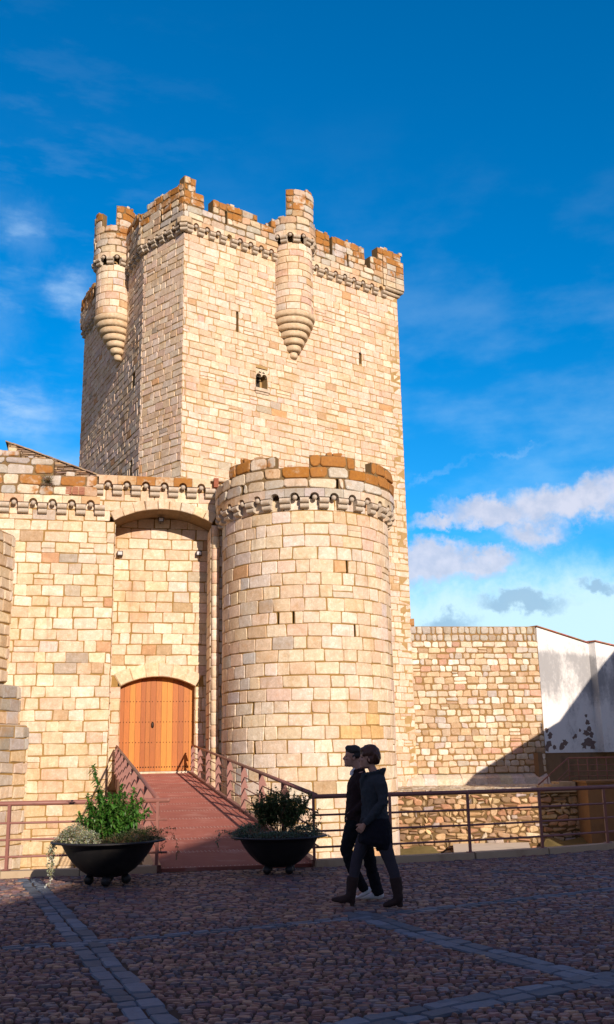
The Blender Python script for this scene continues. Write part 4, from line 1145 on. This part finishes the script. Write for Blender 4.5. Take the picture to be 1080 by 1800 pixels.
def rdir(up=0.0):
    while True:
        v = Vector((R.uniform(-1, 1), R.uniform(-1, 1), R.uniform(-1, 1)))
        if .05 < v.length < 1: break
    v.normalize(); v.z += up; return v.normalized()
def shrub(name, base, stems, leafL, leafW, spacing, cols, label, cat, sr=.006, whorl=3, bare=.2, twigs=0):
    root = empty(name, base, 0, label, cat)
    T = MB(); F = MB()
    for tip, bend in stems:
        tip = Vector(tip); b = Vector((R.uniform(-.10, .10)+tip.x*.15, R.uniform(-.10, .10)+tip.y*.15, 0)); mid = (b+tip)*.5+Vector(bend)
        pts = [b*(1-t)*(1-t)+mid*2*t*(1-t)+tip*t*t for t in [k/8 for k in range(9)]]
        T.tube(pts, [sr*(1-.6*k/8) for k in range(9)], 5)
        segs = [pts]
        for _ in range(twigs):
            k = R.randrange(3, 8); d = (rdir(.5)); L = R.uniform(.08, .24); p0 = pts[k]
            tw = [p0, p0+d*L*.5+Vector((0, 0, .01)), p0+d*L+Vector((0, 0, .03))]
            T.tube(tw, [.003, .0025, .0015], 4); segs.append(tw)
        for sg in segs:
            Ls = sum((b_-a_).length for a_, b_ in zip(sg, sg[1:])); n = max(2, int(Ls/spacing)); main = sg is pts
            for i in range(n+1):
                t = i/n
                if main and t < bare: continue
                x = t*(len(sg)-1); k = min(int(x), len(sg)-2); p = sg[k].lerp(sg[k+1], x-k); ax = (sg[k+1]-sg[k]).normalized()
                for w_ in range(whorl):
                    d = (rdir(.1)+ax*.45).normalized(); c = vary(R.choice(cols), .28)
                    leaf(F, p, d, leafL*R.uniform(.6, 1.15), leafW*R.uniform(.7, 1.1), c)
    T.build('stem', [TWIG], root, world=False); F.build('foliage', [LEAF], root, world=False)
    return root
GREEN = [(.055, .17, .022), (.075, .22, .03), (.04, .12, .02), (.11, .26, .05), (.09, .20, .035)]
st = [((-.28, -.02, 1.0), (-.04, 0, .1)), ((-.22, .05, .66), (-.05, 0, .1)), ((-.33, -.06, .62), (-.10, 0, .08)), ((-.16, -.12, .58), (0, 0, .1)),
      ((-.06, .0, .62), (0, -.02, .1)), ((.07, -.1, .58), (.03, 0, .1)), ((.10, .12, .74), (.0, 0, .1)), ((.28, .06, .68), (.05, 0, .1)),
      ((.40, .0, .54), (.08, 0, .1)), ((.50, -.05, .40), (.1, 0, .1)), ((-.44, -.1, .36), (-.1, 0, .08)), ((.15, -.22, .48), (.05, -.08, .1)),
      ((-.12, -.26, .46), (-.02, -.1, .1)), ((.02, -.28, .38), (0, -.1, .1)), ((-.02, .2, .6), (0, .05, .1)), ((.26, .2, .5), (.05, .05, .1)), ((-.26, -.2, .5), (-.05, -.06, .1)),
      ((.10, -.02, .52), (0, 0, .05)), ((-.10, -.05, .55), (0, 0, .05)), ((.20, -.15, .62), (.03, -.03, .05)), ((-.20, .15, .66), (-.03, .03, .05)), ((.0, -.16, .60), (0, -.04, .05))]
st2 = [((R.uniform(-.40, .50), R.uniform(-.32, .25), R.uniform(.20, .50)), (0, 0, .08)) for _ in range(22)]
shrub('green_shrub', P1+Vector((.04, .0, .55)), st+st2, .092, .042, .021, GREEN, 'bright green leafy shrub with a tall left shoot in the sunlit planter', 'shrub', whorl=4, bare=.12)
def mound(name, base, blobs, cols, leafL, leafW, label, cat, trails=(), dens=1700):
    root = empty(name, base, 0, label, cat); F = MB(); T = MB()
    for (x, y, z, rx, ry, rz, n) in blobs:
        for i in range(int(n*dens)):
            d = rdir(.25); k = R.uniform(.55, 1.0)
            p = Vector((x+d.x*rx*k, y+d.y*ry*k, max(.0, z+d.z*rz*k)))
            leaf(F, p, (d+rdir()*.7), leafL*R.uniform(.6, 1.2), leafW*R.uniform(.7, 1.2), vary(R.choice(cols), .3))
        for i in range(int(n*60)):
            d = rdir(.6); p = Vector((x+d.x*rx*.9, y+d.y*ry*.9, max(.01, z+d.z*rz*.9)))
            T.tube([Vector((x+d.x*rx*.3, y+d.y*ry*.3, 0)), (Vector((x, y, 0))+p)*.5, p], .0022, 4)
    for pts, n in trails:
        pts = [Vector(q) for q in pts]; T.tube(pts, .0028, 4)
        for i in range(n):
            x = R.random()*(len(pts)-1); k = int(x); p = pts[k].lerp(pts[k+1], x-k)+rdir()*.018
            leaf(F, p, rdir(-.1), leafL*R.uniform(.7, 1.3), leafW*R.uniform(.8, 1.3), vary(R.choice(cols), .3))
    T.build('stem', [TWIG], root, world=False); F.build('foliage', [LEAF], root, world=False)
    return root
SILV = [(.46, .48, .36), (.38, .41, .29), (.52, .53, .43), (.30, .34, .20)]
def trail(x, y, down, n=6, sway=.05):
    L = [(x*.75, y*.75, .03), (x*.97, y*.97, .05)]
    for k in range(1, n+1): L.append((x*1.04+R.uniform(-sway, sway), y*1.04+R.uniform(-sway, sway), .02-down*k/n))
    return L
mound('silver_plant', P1+Vector((0, 0, .56)), [(-.42, -.10, .04, .22, .24, .20, .9), (-.22, -.30, .02, .18, .16, .14, .5), (-.56, -.02, .05, .14, .14, .10, .35)], SILV, .034, .024,
      'pale silver leaved plant spilling over the left rim of the sunlit planter', 'plant',
      [(trail(-.73, -.12, .52), 90), (trail(-.71, -.22, .46), 80), (trail(-.74, .02, .34), 60), (trail(-.68, -.28, .25), 50), (trail(-.72, -.16, .56), 90), (trail(-.66, -.34, .15), 30)])
HERB = [(.05, .075, .03), (.07, .10, .04), (.035, .05, .025), (.10, .11, .05)]
mound('dark_herb', P1+Vector((0, 0, .56)), [(.40, -.18, .03, .26, .2, .13, .9), (.55, .05, .05, .18, .16, .13, .5), (.20, -.36, .02, .2, .12, .10, .4)], HERB, .036, .016,
      'dark low herb trailing over the right rim of the sunlit planter', 'plant',
      [([(.6, 0, .08), (.74, .0, .12), (.86, -.02, .10), (.93, -.02, .0), (.95, -.02, -.14), (.93, 0, -.25)], 60), ([(.6, 0, .08), (.78, .05, .16), (.92, .05, .14)], 26), (trail(.72, -.1, .15), 30)])
DK = [(.06, .10, .034), (.085, .135, .046), (.045, .07, .027), (.11, .15, .06)]
st = []
for i in range(50):
    a = R.uniform(-1, 1); h = R.uniform(.42, .66)*(1-.25*abs(a)); st.append(((.40*a+.06, R.uniform(-.25, .25), h), (.1*a, R.uniform(-.05, .05), .1)))
st += [((.47, -.05, .56), (.2, 0, .1)), ((.52, .0, .30), (.2, 0, .05)), ((-.38, 0, .48), (-.1, 0, .05)), ((.62, -.1, .18), (.2, 0, .1))]
shrub('dark_shrub', P2+Vector((.0, 0, .51)), st, .046, .029, .024, DK, 'dark airy small leaved shrub in the shaded planter', 'shrub', sr=.0045, whorl=2, bare=.22, twigs=7)
TEAL = [(.11, .19, .15), (.15, .23, .18), (.08, .14, .10), (.20, .24, .22)]
mound('teal_groundcover', P2+Vector((0, 0, .51)), [(-.40, -.12, .03, .26, .24, .17, 1.0), (.36, -.14, .03, .28, .22, .12, 1.0), (-.02, -.38, .01, .34, .14, .08, .7), (-.55, -.1, .04, .14, .14, .08, .3)], TEAL, .034, .022,
      'blue green mounded groundcover along the rim of the shaded planter', 'plant',
      [([(-.6, -.05, .05), (-.75, -.05, .07), (-.86, -.06, .06), (-.9, -.06, -.05), (-.88, -.05, -.14)], 50), ([(-.6, 0, .05), (-.8, .0, .1), (-.92, 0, .09)], 30), (trail(.70, -.1, .03), 12)])

# ------------------------------------------------------------------ the couple
def ringtube(bm, rows_, n=14, yc=None):
    """rows_: (x, y, z, rf, rl) : centre, half depth along the walk, half breadth; closed loft along the list"""
    P = [Vector(r[:3]) for r in rows_]; rings = []
    for i, r in enumerate(rows_):
        t = (P[min(i+1, len(P)-1)]-P[max(i-1, 0)]).normalized()
        Y = Vector((0, 1, 0)); Y = (Y-t*Y.dot(t)); 
        if Y.length < .2: Y = Vector((1, 0, 0))-t*t.x
        Y.normalize(); F_ = Y.cross(t).normalized()
        rings.append([bm.verts.new(P[i]+F_*cos(2*pi*k/n)*r[3]+Y*sin(2*pi*k/n)*(r[4] if len(r) > 4 else r[3])) for k in range(n)])
    for a, b in zip(rings, rings[1:]):
        for k in range(n): bm.faces.new((a[k], a[(k+1) % n], b[(k+1) % n], b[k]))
    bm.faces.new(rings[0][::-1]); bm.faces.new(rings[-1])
def ball(bm, c, r, rot=0.0):
    m_ = Matrix.Translation(c) @ Matrix.Rotation(rot, 4, 'Y') @ Matrix.Diagonal((*r, 1))
    bmesh.ops.create_icosphere(bm, subdivisions=3, radius=1.0, matrix=m_)
def fuse(name, build, voxel, mat, parent, smooth=4, label=None, folds=0.0):
    """one continuous surface from overlapping closed shapes"""
    bm = bmesh.new(); build(bm); bmesh.ops.recalc_face_normals(bm, faces=bm.faces)
    me = bpy.data.meshes.new(name); bm.to_mesh(me); bm.free()
    o = bpy.data.objects.new(name, me); col.objects.link(o)
    a = o.modifiers.new('r', 'REMESH'); a.mode = 'VOXEL'; a.voxel_size = voxel; a.use_smooth_shade = True
    s_ = o.modifiers.new('s', 'SMOOTH'); s_.iterations = smooth; s_.factor = .5
    dg = bpy.context.evaluated_depsgraph_get()
    me2 = bpy.data.meshes.new_from_object(o.evaluated_get(dg), depsgraph=dg)
    o.modifiers.clear(); o.data = me2; me2.name = name; me2.materials.clear(); me2.materials.append(mat)
    for p in me2.polygons: p.use_smooth = True
    if folds:
        nrm = [v.normal.copy() for v in me2.vertices]
        for v, n_ in zip(me2.vertices, nrm):
            c_ = v.co; a = mnoise.noise(Vector((c_.x*16+c_.z*7, c_.y*16, c_.z*20-c_.x*9)))+.5*mnoise.noise(Vector((c_.x*38, c_.y*38, c_.z*30+c_.x*14)))
            v.co = c_+n_*(a*folds)
        me2.update()
    if parent: adopt(o, parent)
    if label: o['label'] = label
    return o
def m_cloth(name, c1, c2, scale=60, rough=.9):
    return m_plain(name, c1, c2, rough, scale=scale, bmp=.5, bd=.006, spec=.1)
SKIN = m_plain('skin', (.42, .22, .15), (.47, .26, .18), .5, scale=14, bmp=.05, spec=.3)
HAIRW = m_plain('auburn_hair', (.05, .018, .011), (.11, .042, .022), .5, scale=30, bmp=.9, bd=.012, spec=.4, stretch=(1, 1, .25))
HAIRM = m_plain('black_hair', (.010, .008, .007), (.025, .018, .014), .5, scale=50, bmp=.9, bd=.010, spec=.4)
COAT = m_cloth('charcoal_wool', (.026, .032, .038), (.050, .058, .066), 45)
SKIRT = m_cloth('black_skirt', (.008, .008, .012), (.014, .014, .02))
TIGHT = m_cloth('grey_knit', (.032, .028, .036), (.06, .053, .064), 90)
BOOT = m_plain('brown_suede', (.026, .015, .014), (.046, .029, .026), .8, scale=25, bmp=.35, bd=.008, spec=.15)
JACK = m_cloth('dark_brown_cloth', (.020, .012, .013), (.034, .020, .020))
TROU = m_cloth('black_cloth', (.008, .008, .010), (.014, .014, .018))
SHOE = m_plain('white_canvas', (.62, .60, .60), (.72, .70, .69), .7, scale=20, bmp=.1)
SHIRT = m_cloth('white_shirt', (.65, .64, .66), (.75, .74, .76))
EYE = m_plain('eye', (.02, .015, .012), (.03, .02, .015), .2, bmp=0)

def hand(bm, w_, dirv, side, curl=.5, sc_=1.0):
    """palm, four unequal curled fingers and a thumb from the side of the palm"""
    w_ = Vector(w_); d = Vector(dirv).normalized(); lat = Vector((0, 1, 0)); fw = d.cross(lat).normalized()   # fw: towards finger curl
    if fw.x > 0: fw = -fw
    p0, p1 = w_, w_+d*.085*sc_
    # palm is flat across the body side: thin in y, wide along the walk direction
    ringtube(bm, [(*p0, .026, .019), (*(p0+d*.03), .036, .017), (*(p0+d*.06), .041, .016), (*p1, .038, .013)], 10)
    for i, (o, L) in enumerate(((.030, .066), (.010, .076), (-.010, .070), (-.029, .054))):
        b = p1+fw*o-d*.008; inw = Vector((0, side, 0))
        a = .55*curl; q1 = b+(d*cos(a)+inw*sin(a))*L*.45; a += .8*curl; q2 = q1+(d*cos(a)+inw*sin(a))*L*.32; a += .7*curl; q3 = q2+(d*cos(a)+inw*sin(a))*L*.25
        ringtube(bm, [(*b, .0092), (*q1, .0088), (*q2, .0082), (*q3, .0066)], 8)
    t0 = p0+d*.022+fw*.028; t1 = t0+(d*.7+fw*.75).normalized()*.034; t2 = t1+(d*.95+fw*.25+Vector((0, side, 0))*.25).normalized()*.028
    ringtube(bm, [(*t0, .0125), (*t1, .0105), (*t2, .008)], 8)
def face_parts(bm, X, Y, Z, tilt, fem):
    """head built around the eye line; X = face plane (nose bridge), walking towards -x"""
    def q(dx, dy, dz):
        c_, s_ = cos(tilt), sin(tilt); return (X+dx*c_+dz*s_, Y+dy, Z-dx*s_+dz*c_)
    ball(bm, q(.100, 0, .035), (.098, .076, .088), tilt)            # skull
    ball(bm, q(.066, 0, -.035), (.060, .060, .085), tilt)           # face
    ball(bm, q(.034, 0, -.100), (.026, .026, .022), tilt)           # chin
    ball(bm, q(.075, 0, -.082), (.058, .052, .034), tilt)           # jaw
    ringtube(bm, [q(.012, 0, .012)+(.010, .009), q(-.002, 0, -.012)+(.010, .010), q(-.014, 0, -.034)+(.011, .013), q(.004, 0, -.044)+(.011, .013)], 10)   # nose
    ball(bm, q(.014, 0, -.064), (.013, .022, .007), tilt); ball(bm, q(.016, 0, -.076), (.013, .020, .007), tilt)   # lips
    ball(bm, q(.022, 0, .022), (.018, .050, .010), tilt)            # brow
    for s_ in (-1, 1):
        ball(bm, q(.030, s_*.040, -.026), (.024, .020, .018), tilt)  # cheek
        ball(bm, q(.108, s_*.074, -.012), (.018, .010, .030), tilt)  # ear
    return q
def person(label, loc): return empty('person', loc, 0, label, 'person')
# --- woman
Y = 11.6
wm = person('woman with short auburn hair in a charcoal wool coat, black skirt and brown boots, walking', (.65, Y, 0))
near, far = Y-.20, Y+.20
WL = dict(f=[(.66, Y+.085, .90, .10), (.60, Y+.088, .74, .092), (.505, Y+.085, .525, .068), (.468, Y+.085, .38, .062), (.42, Y+.08, .13, .040)],
          b=[(.74, Y-.085, .90, .10), (.785, Y-.088, .70, .092), (.858, Y-.085, .485, .068), (.902, Y-.085, .35, .062), (.925, Y-.08, .11, .040)])
def wbody(bm):
    ringtube(bm, [(.71, Y, .84, .12, .15), (.715, Y, .95, .125, .155), (.70, Y, 1.08, .095, .125), (.70, Y, 1.22, .11, .145), (.72, Y, 1.33, .10, .165), (.725, Y, 1.40, .075, .13), (.715, Y, 1.44, .05, .06), (.690, Y, 1.50, .046, .05), (.675, Y, 1.56, .045, .05)])
    for k in ('f', 'b'): ringtube(bm, [(x, y, z, r*.85) for x, y, z, r in WL[k]])
    ringtube(bm, [(.43, Y+.08, .085, .035, .03), (.36, Y+.08, .075, .032, .036), (.27, Y+.08, .07, .022, .034), (.225, Y+.08, .08, .012, .02)])
    ringtube(bm, [(.935, Y-.08, .075, .035, .03), (.87, Y-.08, .045, .028, .036), (.80, Y-.08, .028, .02, .034), (.775, Y-.08, .025, .012, .02)])
    for y, e, w_ in ((near, (.785, near-.02, 1.11), (.575, near, .885)), (far, (.83, far, 1.11), (.80, far-.01, .88))):
        ringtube(bm, [(.745, y+(.06 if y < Y else -.06), 1.36, .042), (.782, y+(.01 if y < Y else -.01), 1.30, .040), (.792, y, 1.20, .036), (*e, .034), (e[0]*.4+w_[0]*.6, y, e[2]*.4+w_[2]*.6, .033), (*w_, .024)])
        hand(bm, w_, (w_[0]-e[0], 0, w_[2]-e[2]), 1 if y < Y else -1, .9, .85)
    face_parts(bm, .560, Y-.005, 1.612, .12, True)
fuse('body', wbody, .0065, SKIN, wm, 3)
def wcoat(bm):
    ringtube(bm, [(.712, Y, .90, .165, .185), (.712, Y, .98, .15, .175), (.703, Y, 1.07, .128, .155), (.697, Y, 1.16, .138, .17), (.703, Y, 1.25, .148, .185), (.722, Y, 1.34, .135, .20), (.735, Y, 1.40, .105, .165), (.73, Y, 1.44, .075, .09)], 20)
    for y, e, w_ in ((near, (.785, near-.02, 1.11), (.582, near, .893)), (far, (.83, far, 1.11), (.80, far-.01, .89))):
        ringtube(bm, [(.745, y+(.06 if y < Y else -.06), 1.375, .072), (.782, y+(.01 if y < Y else -.01), 1.30, .070), (.795, y, 1.20, .060), (*e, .054), (e[0]*.5+w_[0]*.5, y, e[2]*.5+w_[2]*.5, .048), (*w_, .038)])
    # wide turned-up collar, higher behind
    for k in range(22):
        a = 2*pi*k/22; c_ = cos(a); s_ = sin(a)
        if c_ < -.93: continue
        h = 1.460+.028*c_
        ringtube(bm, [(.722+.095*c_, Y+.105*s_, 1.395, .020), (.722+.112*c_, Y+.125*s_, h-.02, .020), (.722+.130*c_, Y+.14*s_, h+.005, .013)], 8)
    for s_ in (-1, 1):   # lapels falling open on the chest
        ringtube(bm, [(.60, Y+s_*.09, 1.43, .02), (.575, Y+s_*.07, 1.36, .028), (.565, Y+s_*.03, 1.27, .016)], 8)
    ringtube(bm, [(.575, Y-.02, 1.27, .012), (.572, Y-.035, 1.1, .012), (.552, Y-.04, .92, .012)], 8)
fuse('coat', wcoat, .009, COAT, wm, 4, folds=.007)
def wskirt(bm):
    ringtube(bm, [(.69, Y, .645, .165, .20), (.70, Y, .69, .20, .225), (.705, Y, .78, .195, .225), (.71, Y, .88, .18, .215), (.712, Y, .95, .158, .192)], 20)
    ringtube(bm, [(.80, Y-.03, .595, .085, .15), (.795, Y-.02, .70, .105, .19), (.78, Y, .82, .105, .19)], 14)
fuse('skirt', wskirt, .011, SKIRT, wm, 4, folds=.009)
def wt(k): return lambda bm: ringtube(bm, WL[k])
for k in ('f', 'b'): fuse('legging', wt(k), .009, TIGHT, wm, 2, folds=.003)
def bootf(bm):
    y = Y+.08
    ringtube(bm, [(.447, y, .315, .068), (.435, y, .25, .066), (.423, y, .17, .058), (.415, y, .11, .055), (.41, y, .07, .05)])
    ringtube(bm, [(.455, y, .065, .045, .038), (.38, y, .085, .048, .042), (.30, y, .068, .034, .044), (.235, y, .070, .024, .036), (.195, y, .075, .012, .02)])
    ringtube(bm, [(.437, y, .06, .030, .030), (.428, y, .002, .026, .026)])
def bootb(bm):
    y = Y-.08
    ringtube(bm, [(.910, y, .32, .068), (.917, y, .25, .066), (.927, y, .17, .058), (.932, y, .11, .055), (.935, y, .07, .05)])
    ringtube(bm, [(.975, y, .070, .045, .038), (.91, y, .070, .048, .042), (.84, y, .040, .034, .044), (.79, y, .030, .026, .038), (.765, y, .028, .014, .02)])
    ringtube(bm, [(.955, y, .06, .030, .030), (.952, y, .003, .027, .027)])
for f_ in (bootf, bootb): fuse('boot', f_, .008, BOOT, wm, 3, folds=.006)
def whair(bm):
    ball(bm, (.680, Y, 1.664), (.112, .094, .098)); ball(bm, (.75, Y, 1.63), (.055, .075, .07)); ball(bm, (.715, Y, 1.612), (.078, .084, .085)); ball(bm, (.738, Y, 1.57), (.045, .066, .048))
    for s_ in (-1, 1):
        ball(bm, (.685, Y+s_*.055, 1.595), (.052, .036, .062), .2); ball(bm, (.615, Y+s_*.055, 1.655), (.034, .028, .038), .5)
    ball(bm, (.602, Y-.015, 1.690), (.044, .066, .030), .55)
    for k in range(26):
        a = R.uniform(-1.3, 1.3); b = R.uniform(.2, 1.0)
        p = Vector((.68+.03*R.uniform(-1, 1), Y+.08*sin(a), 1.70)); e = Vector((.68+.10*b, Y+.088*sin(a), 1.55+R.uniform(-.02, .05)))
        ringtube(bm, [(*p, .012), (*(p.lerp(e, .5)+Vector((.03, .012*sin(a), .01))), .013), (*e, .006)], 6)
fuse('hair', whair, .0075, HAIRW, wm, 2, folds=.007)
M = MB()
for s_ in (-1, 1): M.sphere((.5835, Y-.005+s_*.030, 1.611), (.010, .013, .008), 10)
M.build('eyes', [EYE], wm)
# --- man
Y = 12.1
mn = person('man with short black hair in a dark jacket and white shoes, walking beside the woman', (.55, Y, 0))
near, far = Y-.22, Y+.22
ML = dict(f=[(.50, Y-.09, .90, .105), (.455, Y-.095, .76, .098), (.385, Y-.095, .575, .074), (.455, Y-.095, .37, .066), (.565, Y-.095, .17, .058)],
          b=[(.57, Y+.09, .90, .105), (.61, Y+.095, .70, .095), (.655, Y+.095, .50, .076), (.695, Y+.095, .30, .070), (.745, Y+.095, .085, .068)])
def mbody(bm):
    ringtube(bm, [(.53, Y, .86, .12, .16), (.535, Y, .97, .11, .155), (.545, Y, 1.10, .10, .145), (.56, Y, 1.26, .115, .175), (.575, Y, 1.37, .10, .19), (.57, Y, 1.43, .07, .12), (.555, Y, 1.48, .056, .06), (.53, Y, 1.55, .052, .056), (.52, Y, 1.60, .05, .055)])
    for k in ('f', 'b'): ringtube(bm, [(x, y, z, r*.8) for x, y, z, r in ML[k]])
    ringtube(bm, [(.60, Y-.095, .145, .035), (.55, Y-.095, .105, .03, .036), (.50, Y-.095, .075, .02, .036)])
    ringtube(bm, [(.76, Y+.095, .06, .035), (.68, Y+.095, .04, .028, .036), (.58, Y+.095, .03, .018, .036)])
    for y, e, w_ in ((near, (.64, near-.02, 1.13), (.50, near+.07, .985)), (far, (.60, far+.02, 1.10), (.56, far, .87))):
        ringtube(bm, [(.575, y+(.05 if y < Y else -.05), 1.38, .055), (.595, y, 1.32, .052), (*e, .042), (*w_, .028)])
        hand(bm, w_, (w_[0]-e[0], 0, w_[2]-e[2]), 1 if y < Y else -1, .6)
    face_parts(bm, .402, Y, 1.632, .16, False)
fuse('body', mbody, .0065, SKIN, mn, 3)
def mjack(bm):
    ringtube(bm, [(.525, Y, .865, .150, .195), (.53, Y, .95, .148, .19), (.545, Y, 1.06, .140, .18), (.556, Y, 1.18, .140, .195), (.565, Y, 1.30, .140, .215), (.577, Y, 1.385, .112, .20), (.575, Y, 1.44, .08, .11)], 20)
    for y, e, w_ in ((near, (.64, near-.02, 1.13), (.50, near+.07, .985)), (far, (.60, far+.02, 1.10), (.56, far, .88))):
        ringtube(bm, [(.58, y+(.06 if y < Y else -.06), 1.385, .078), (.60, y+(.01 if y < Y else -.01), 1.32, .075), (*e, .062), (*w_, .050)])
    for k in range(20):
        a = 2*pi*k/20; c_ = cos(a); s_ = sin(a)
        if c_ < -.8: continue
        ringtube(bm, [(.558+.075*c_, Y+.085*s_, 1.42, .018), (.552+.078*c_, Y+.085*s_, 1.485+.02*c_, .012)], 8)
    ball(bm, (.475, near+.075, .945), (.075, .045, .075))
    ringtube(bm, [(.435, Y, 1.33, .012), (.412, Y, 1.1, .013), (.39, Y, .88, .014)], 8)
fuse('jacket', mjack, .009, JACK, mn, 4, folds=.008)
def mtr(k): return lambda bm: ringtube(bm, ML[k]+([(.60, Y-.095, .12, .056)] if k == 'f' else [(.755, Y+.095, .045, .066)]))
for k in ('f', 'b'): fuse('trouser_leg', mtr(k), .009, TROU, mn, 2, folds=.010)
def sh1(bm): ringtube(bm, [(.655, Y-.095, .150, .022, .026), (.625, Y-.095, .128, .042, .038), (.565, Y-.095, .090, .034, .044), (.51, Y-.095, .058, .022, .044), (.47, Y-.095, .050, .010, .026)])
def sh2(bm): ringtube(bm, [(.818, Y+.095, .040, .026, .026), (.775, Y+.095, .050, .048, .038), (.68, Y+.095, .042, .038, .044), (.59, Y+.095, .030, .027, .046), (.535, Y+.095, .022, .014, .026)])
for f_ in (sh1, sh2): fuse('shoe', f_, .007, SHOE, mn, 2)
def mshirt(bm):
    for s_ in (-1, 1): ringtube(bm, [(.515, Y+s_*.052, 1.49, .013, .012), (.485, Y+s_*.038, 1.455, .018, .014), (.468, Y+s_*.018, 1.415, .009, .012)], 8)
    ringtube(bm, [(.505, Y, 1.45, .045, .05), (.49, Y, 1.40, .04, .05)], 10)
fuse('shirt_collar', mshirt, .006, SHIRT, mn, 2)
def mhair(bm):
    ball(bm, (.512, Y, 1.690), (.098, .082, .075)); ball(bm, (.575, Y, 1.650), (.040, .070, .065))
    ball(bm, (.440, Y, 1.716), (.034, .058, .026), .5); ball(bm, (.470, Y, 1.732), (.055, .062, .030))
    for s_ in (-1, 1): ball(bm, (.535, Y+s_*.060, 1.640), (.030, .022, .042)); ball(bm, (.500, Y+s_*.072, 1.620), (.012, .008, .03))
    for k in range(40):
        a = R.uniform(0, 2*pi); b = R.uniform(.1, .95); p = Vector((.505+.09*b*cos(a), Y+.075*b*sin(a), 1.745-.05*b*b)); e = p+Vector((-.016, R.uniform(-.008, .008), .012))
        ringtube(bm, [(*p, .009), (*e, .004)], 6)
fuse('hair', mhair, .007, HAIRM, mn, 2, folds=.006)
M = MB()
for s_ in (-1, 1): M.sphere((.426, Y+s_*.031, 1.630), (.010, .013, .008), 10)
M.build('eyes', [EYE], mn)
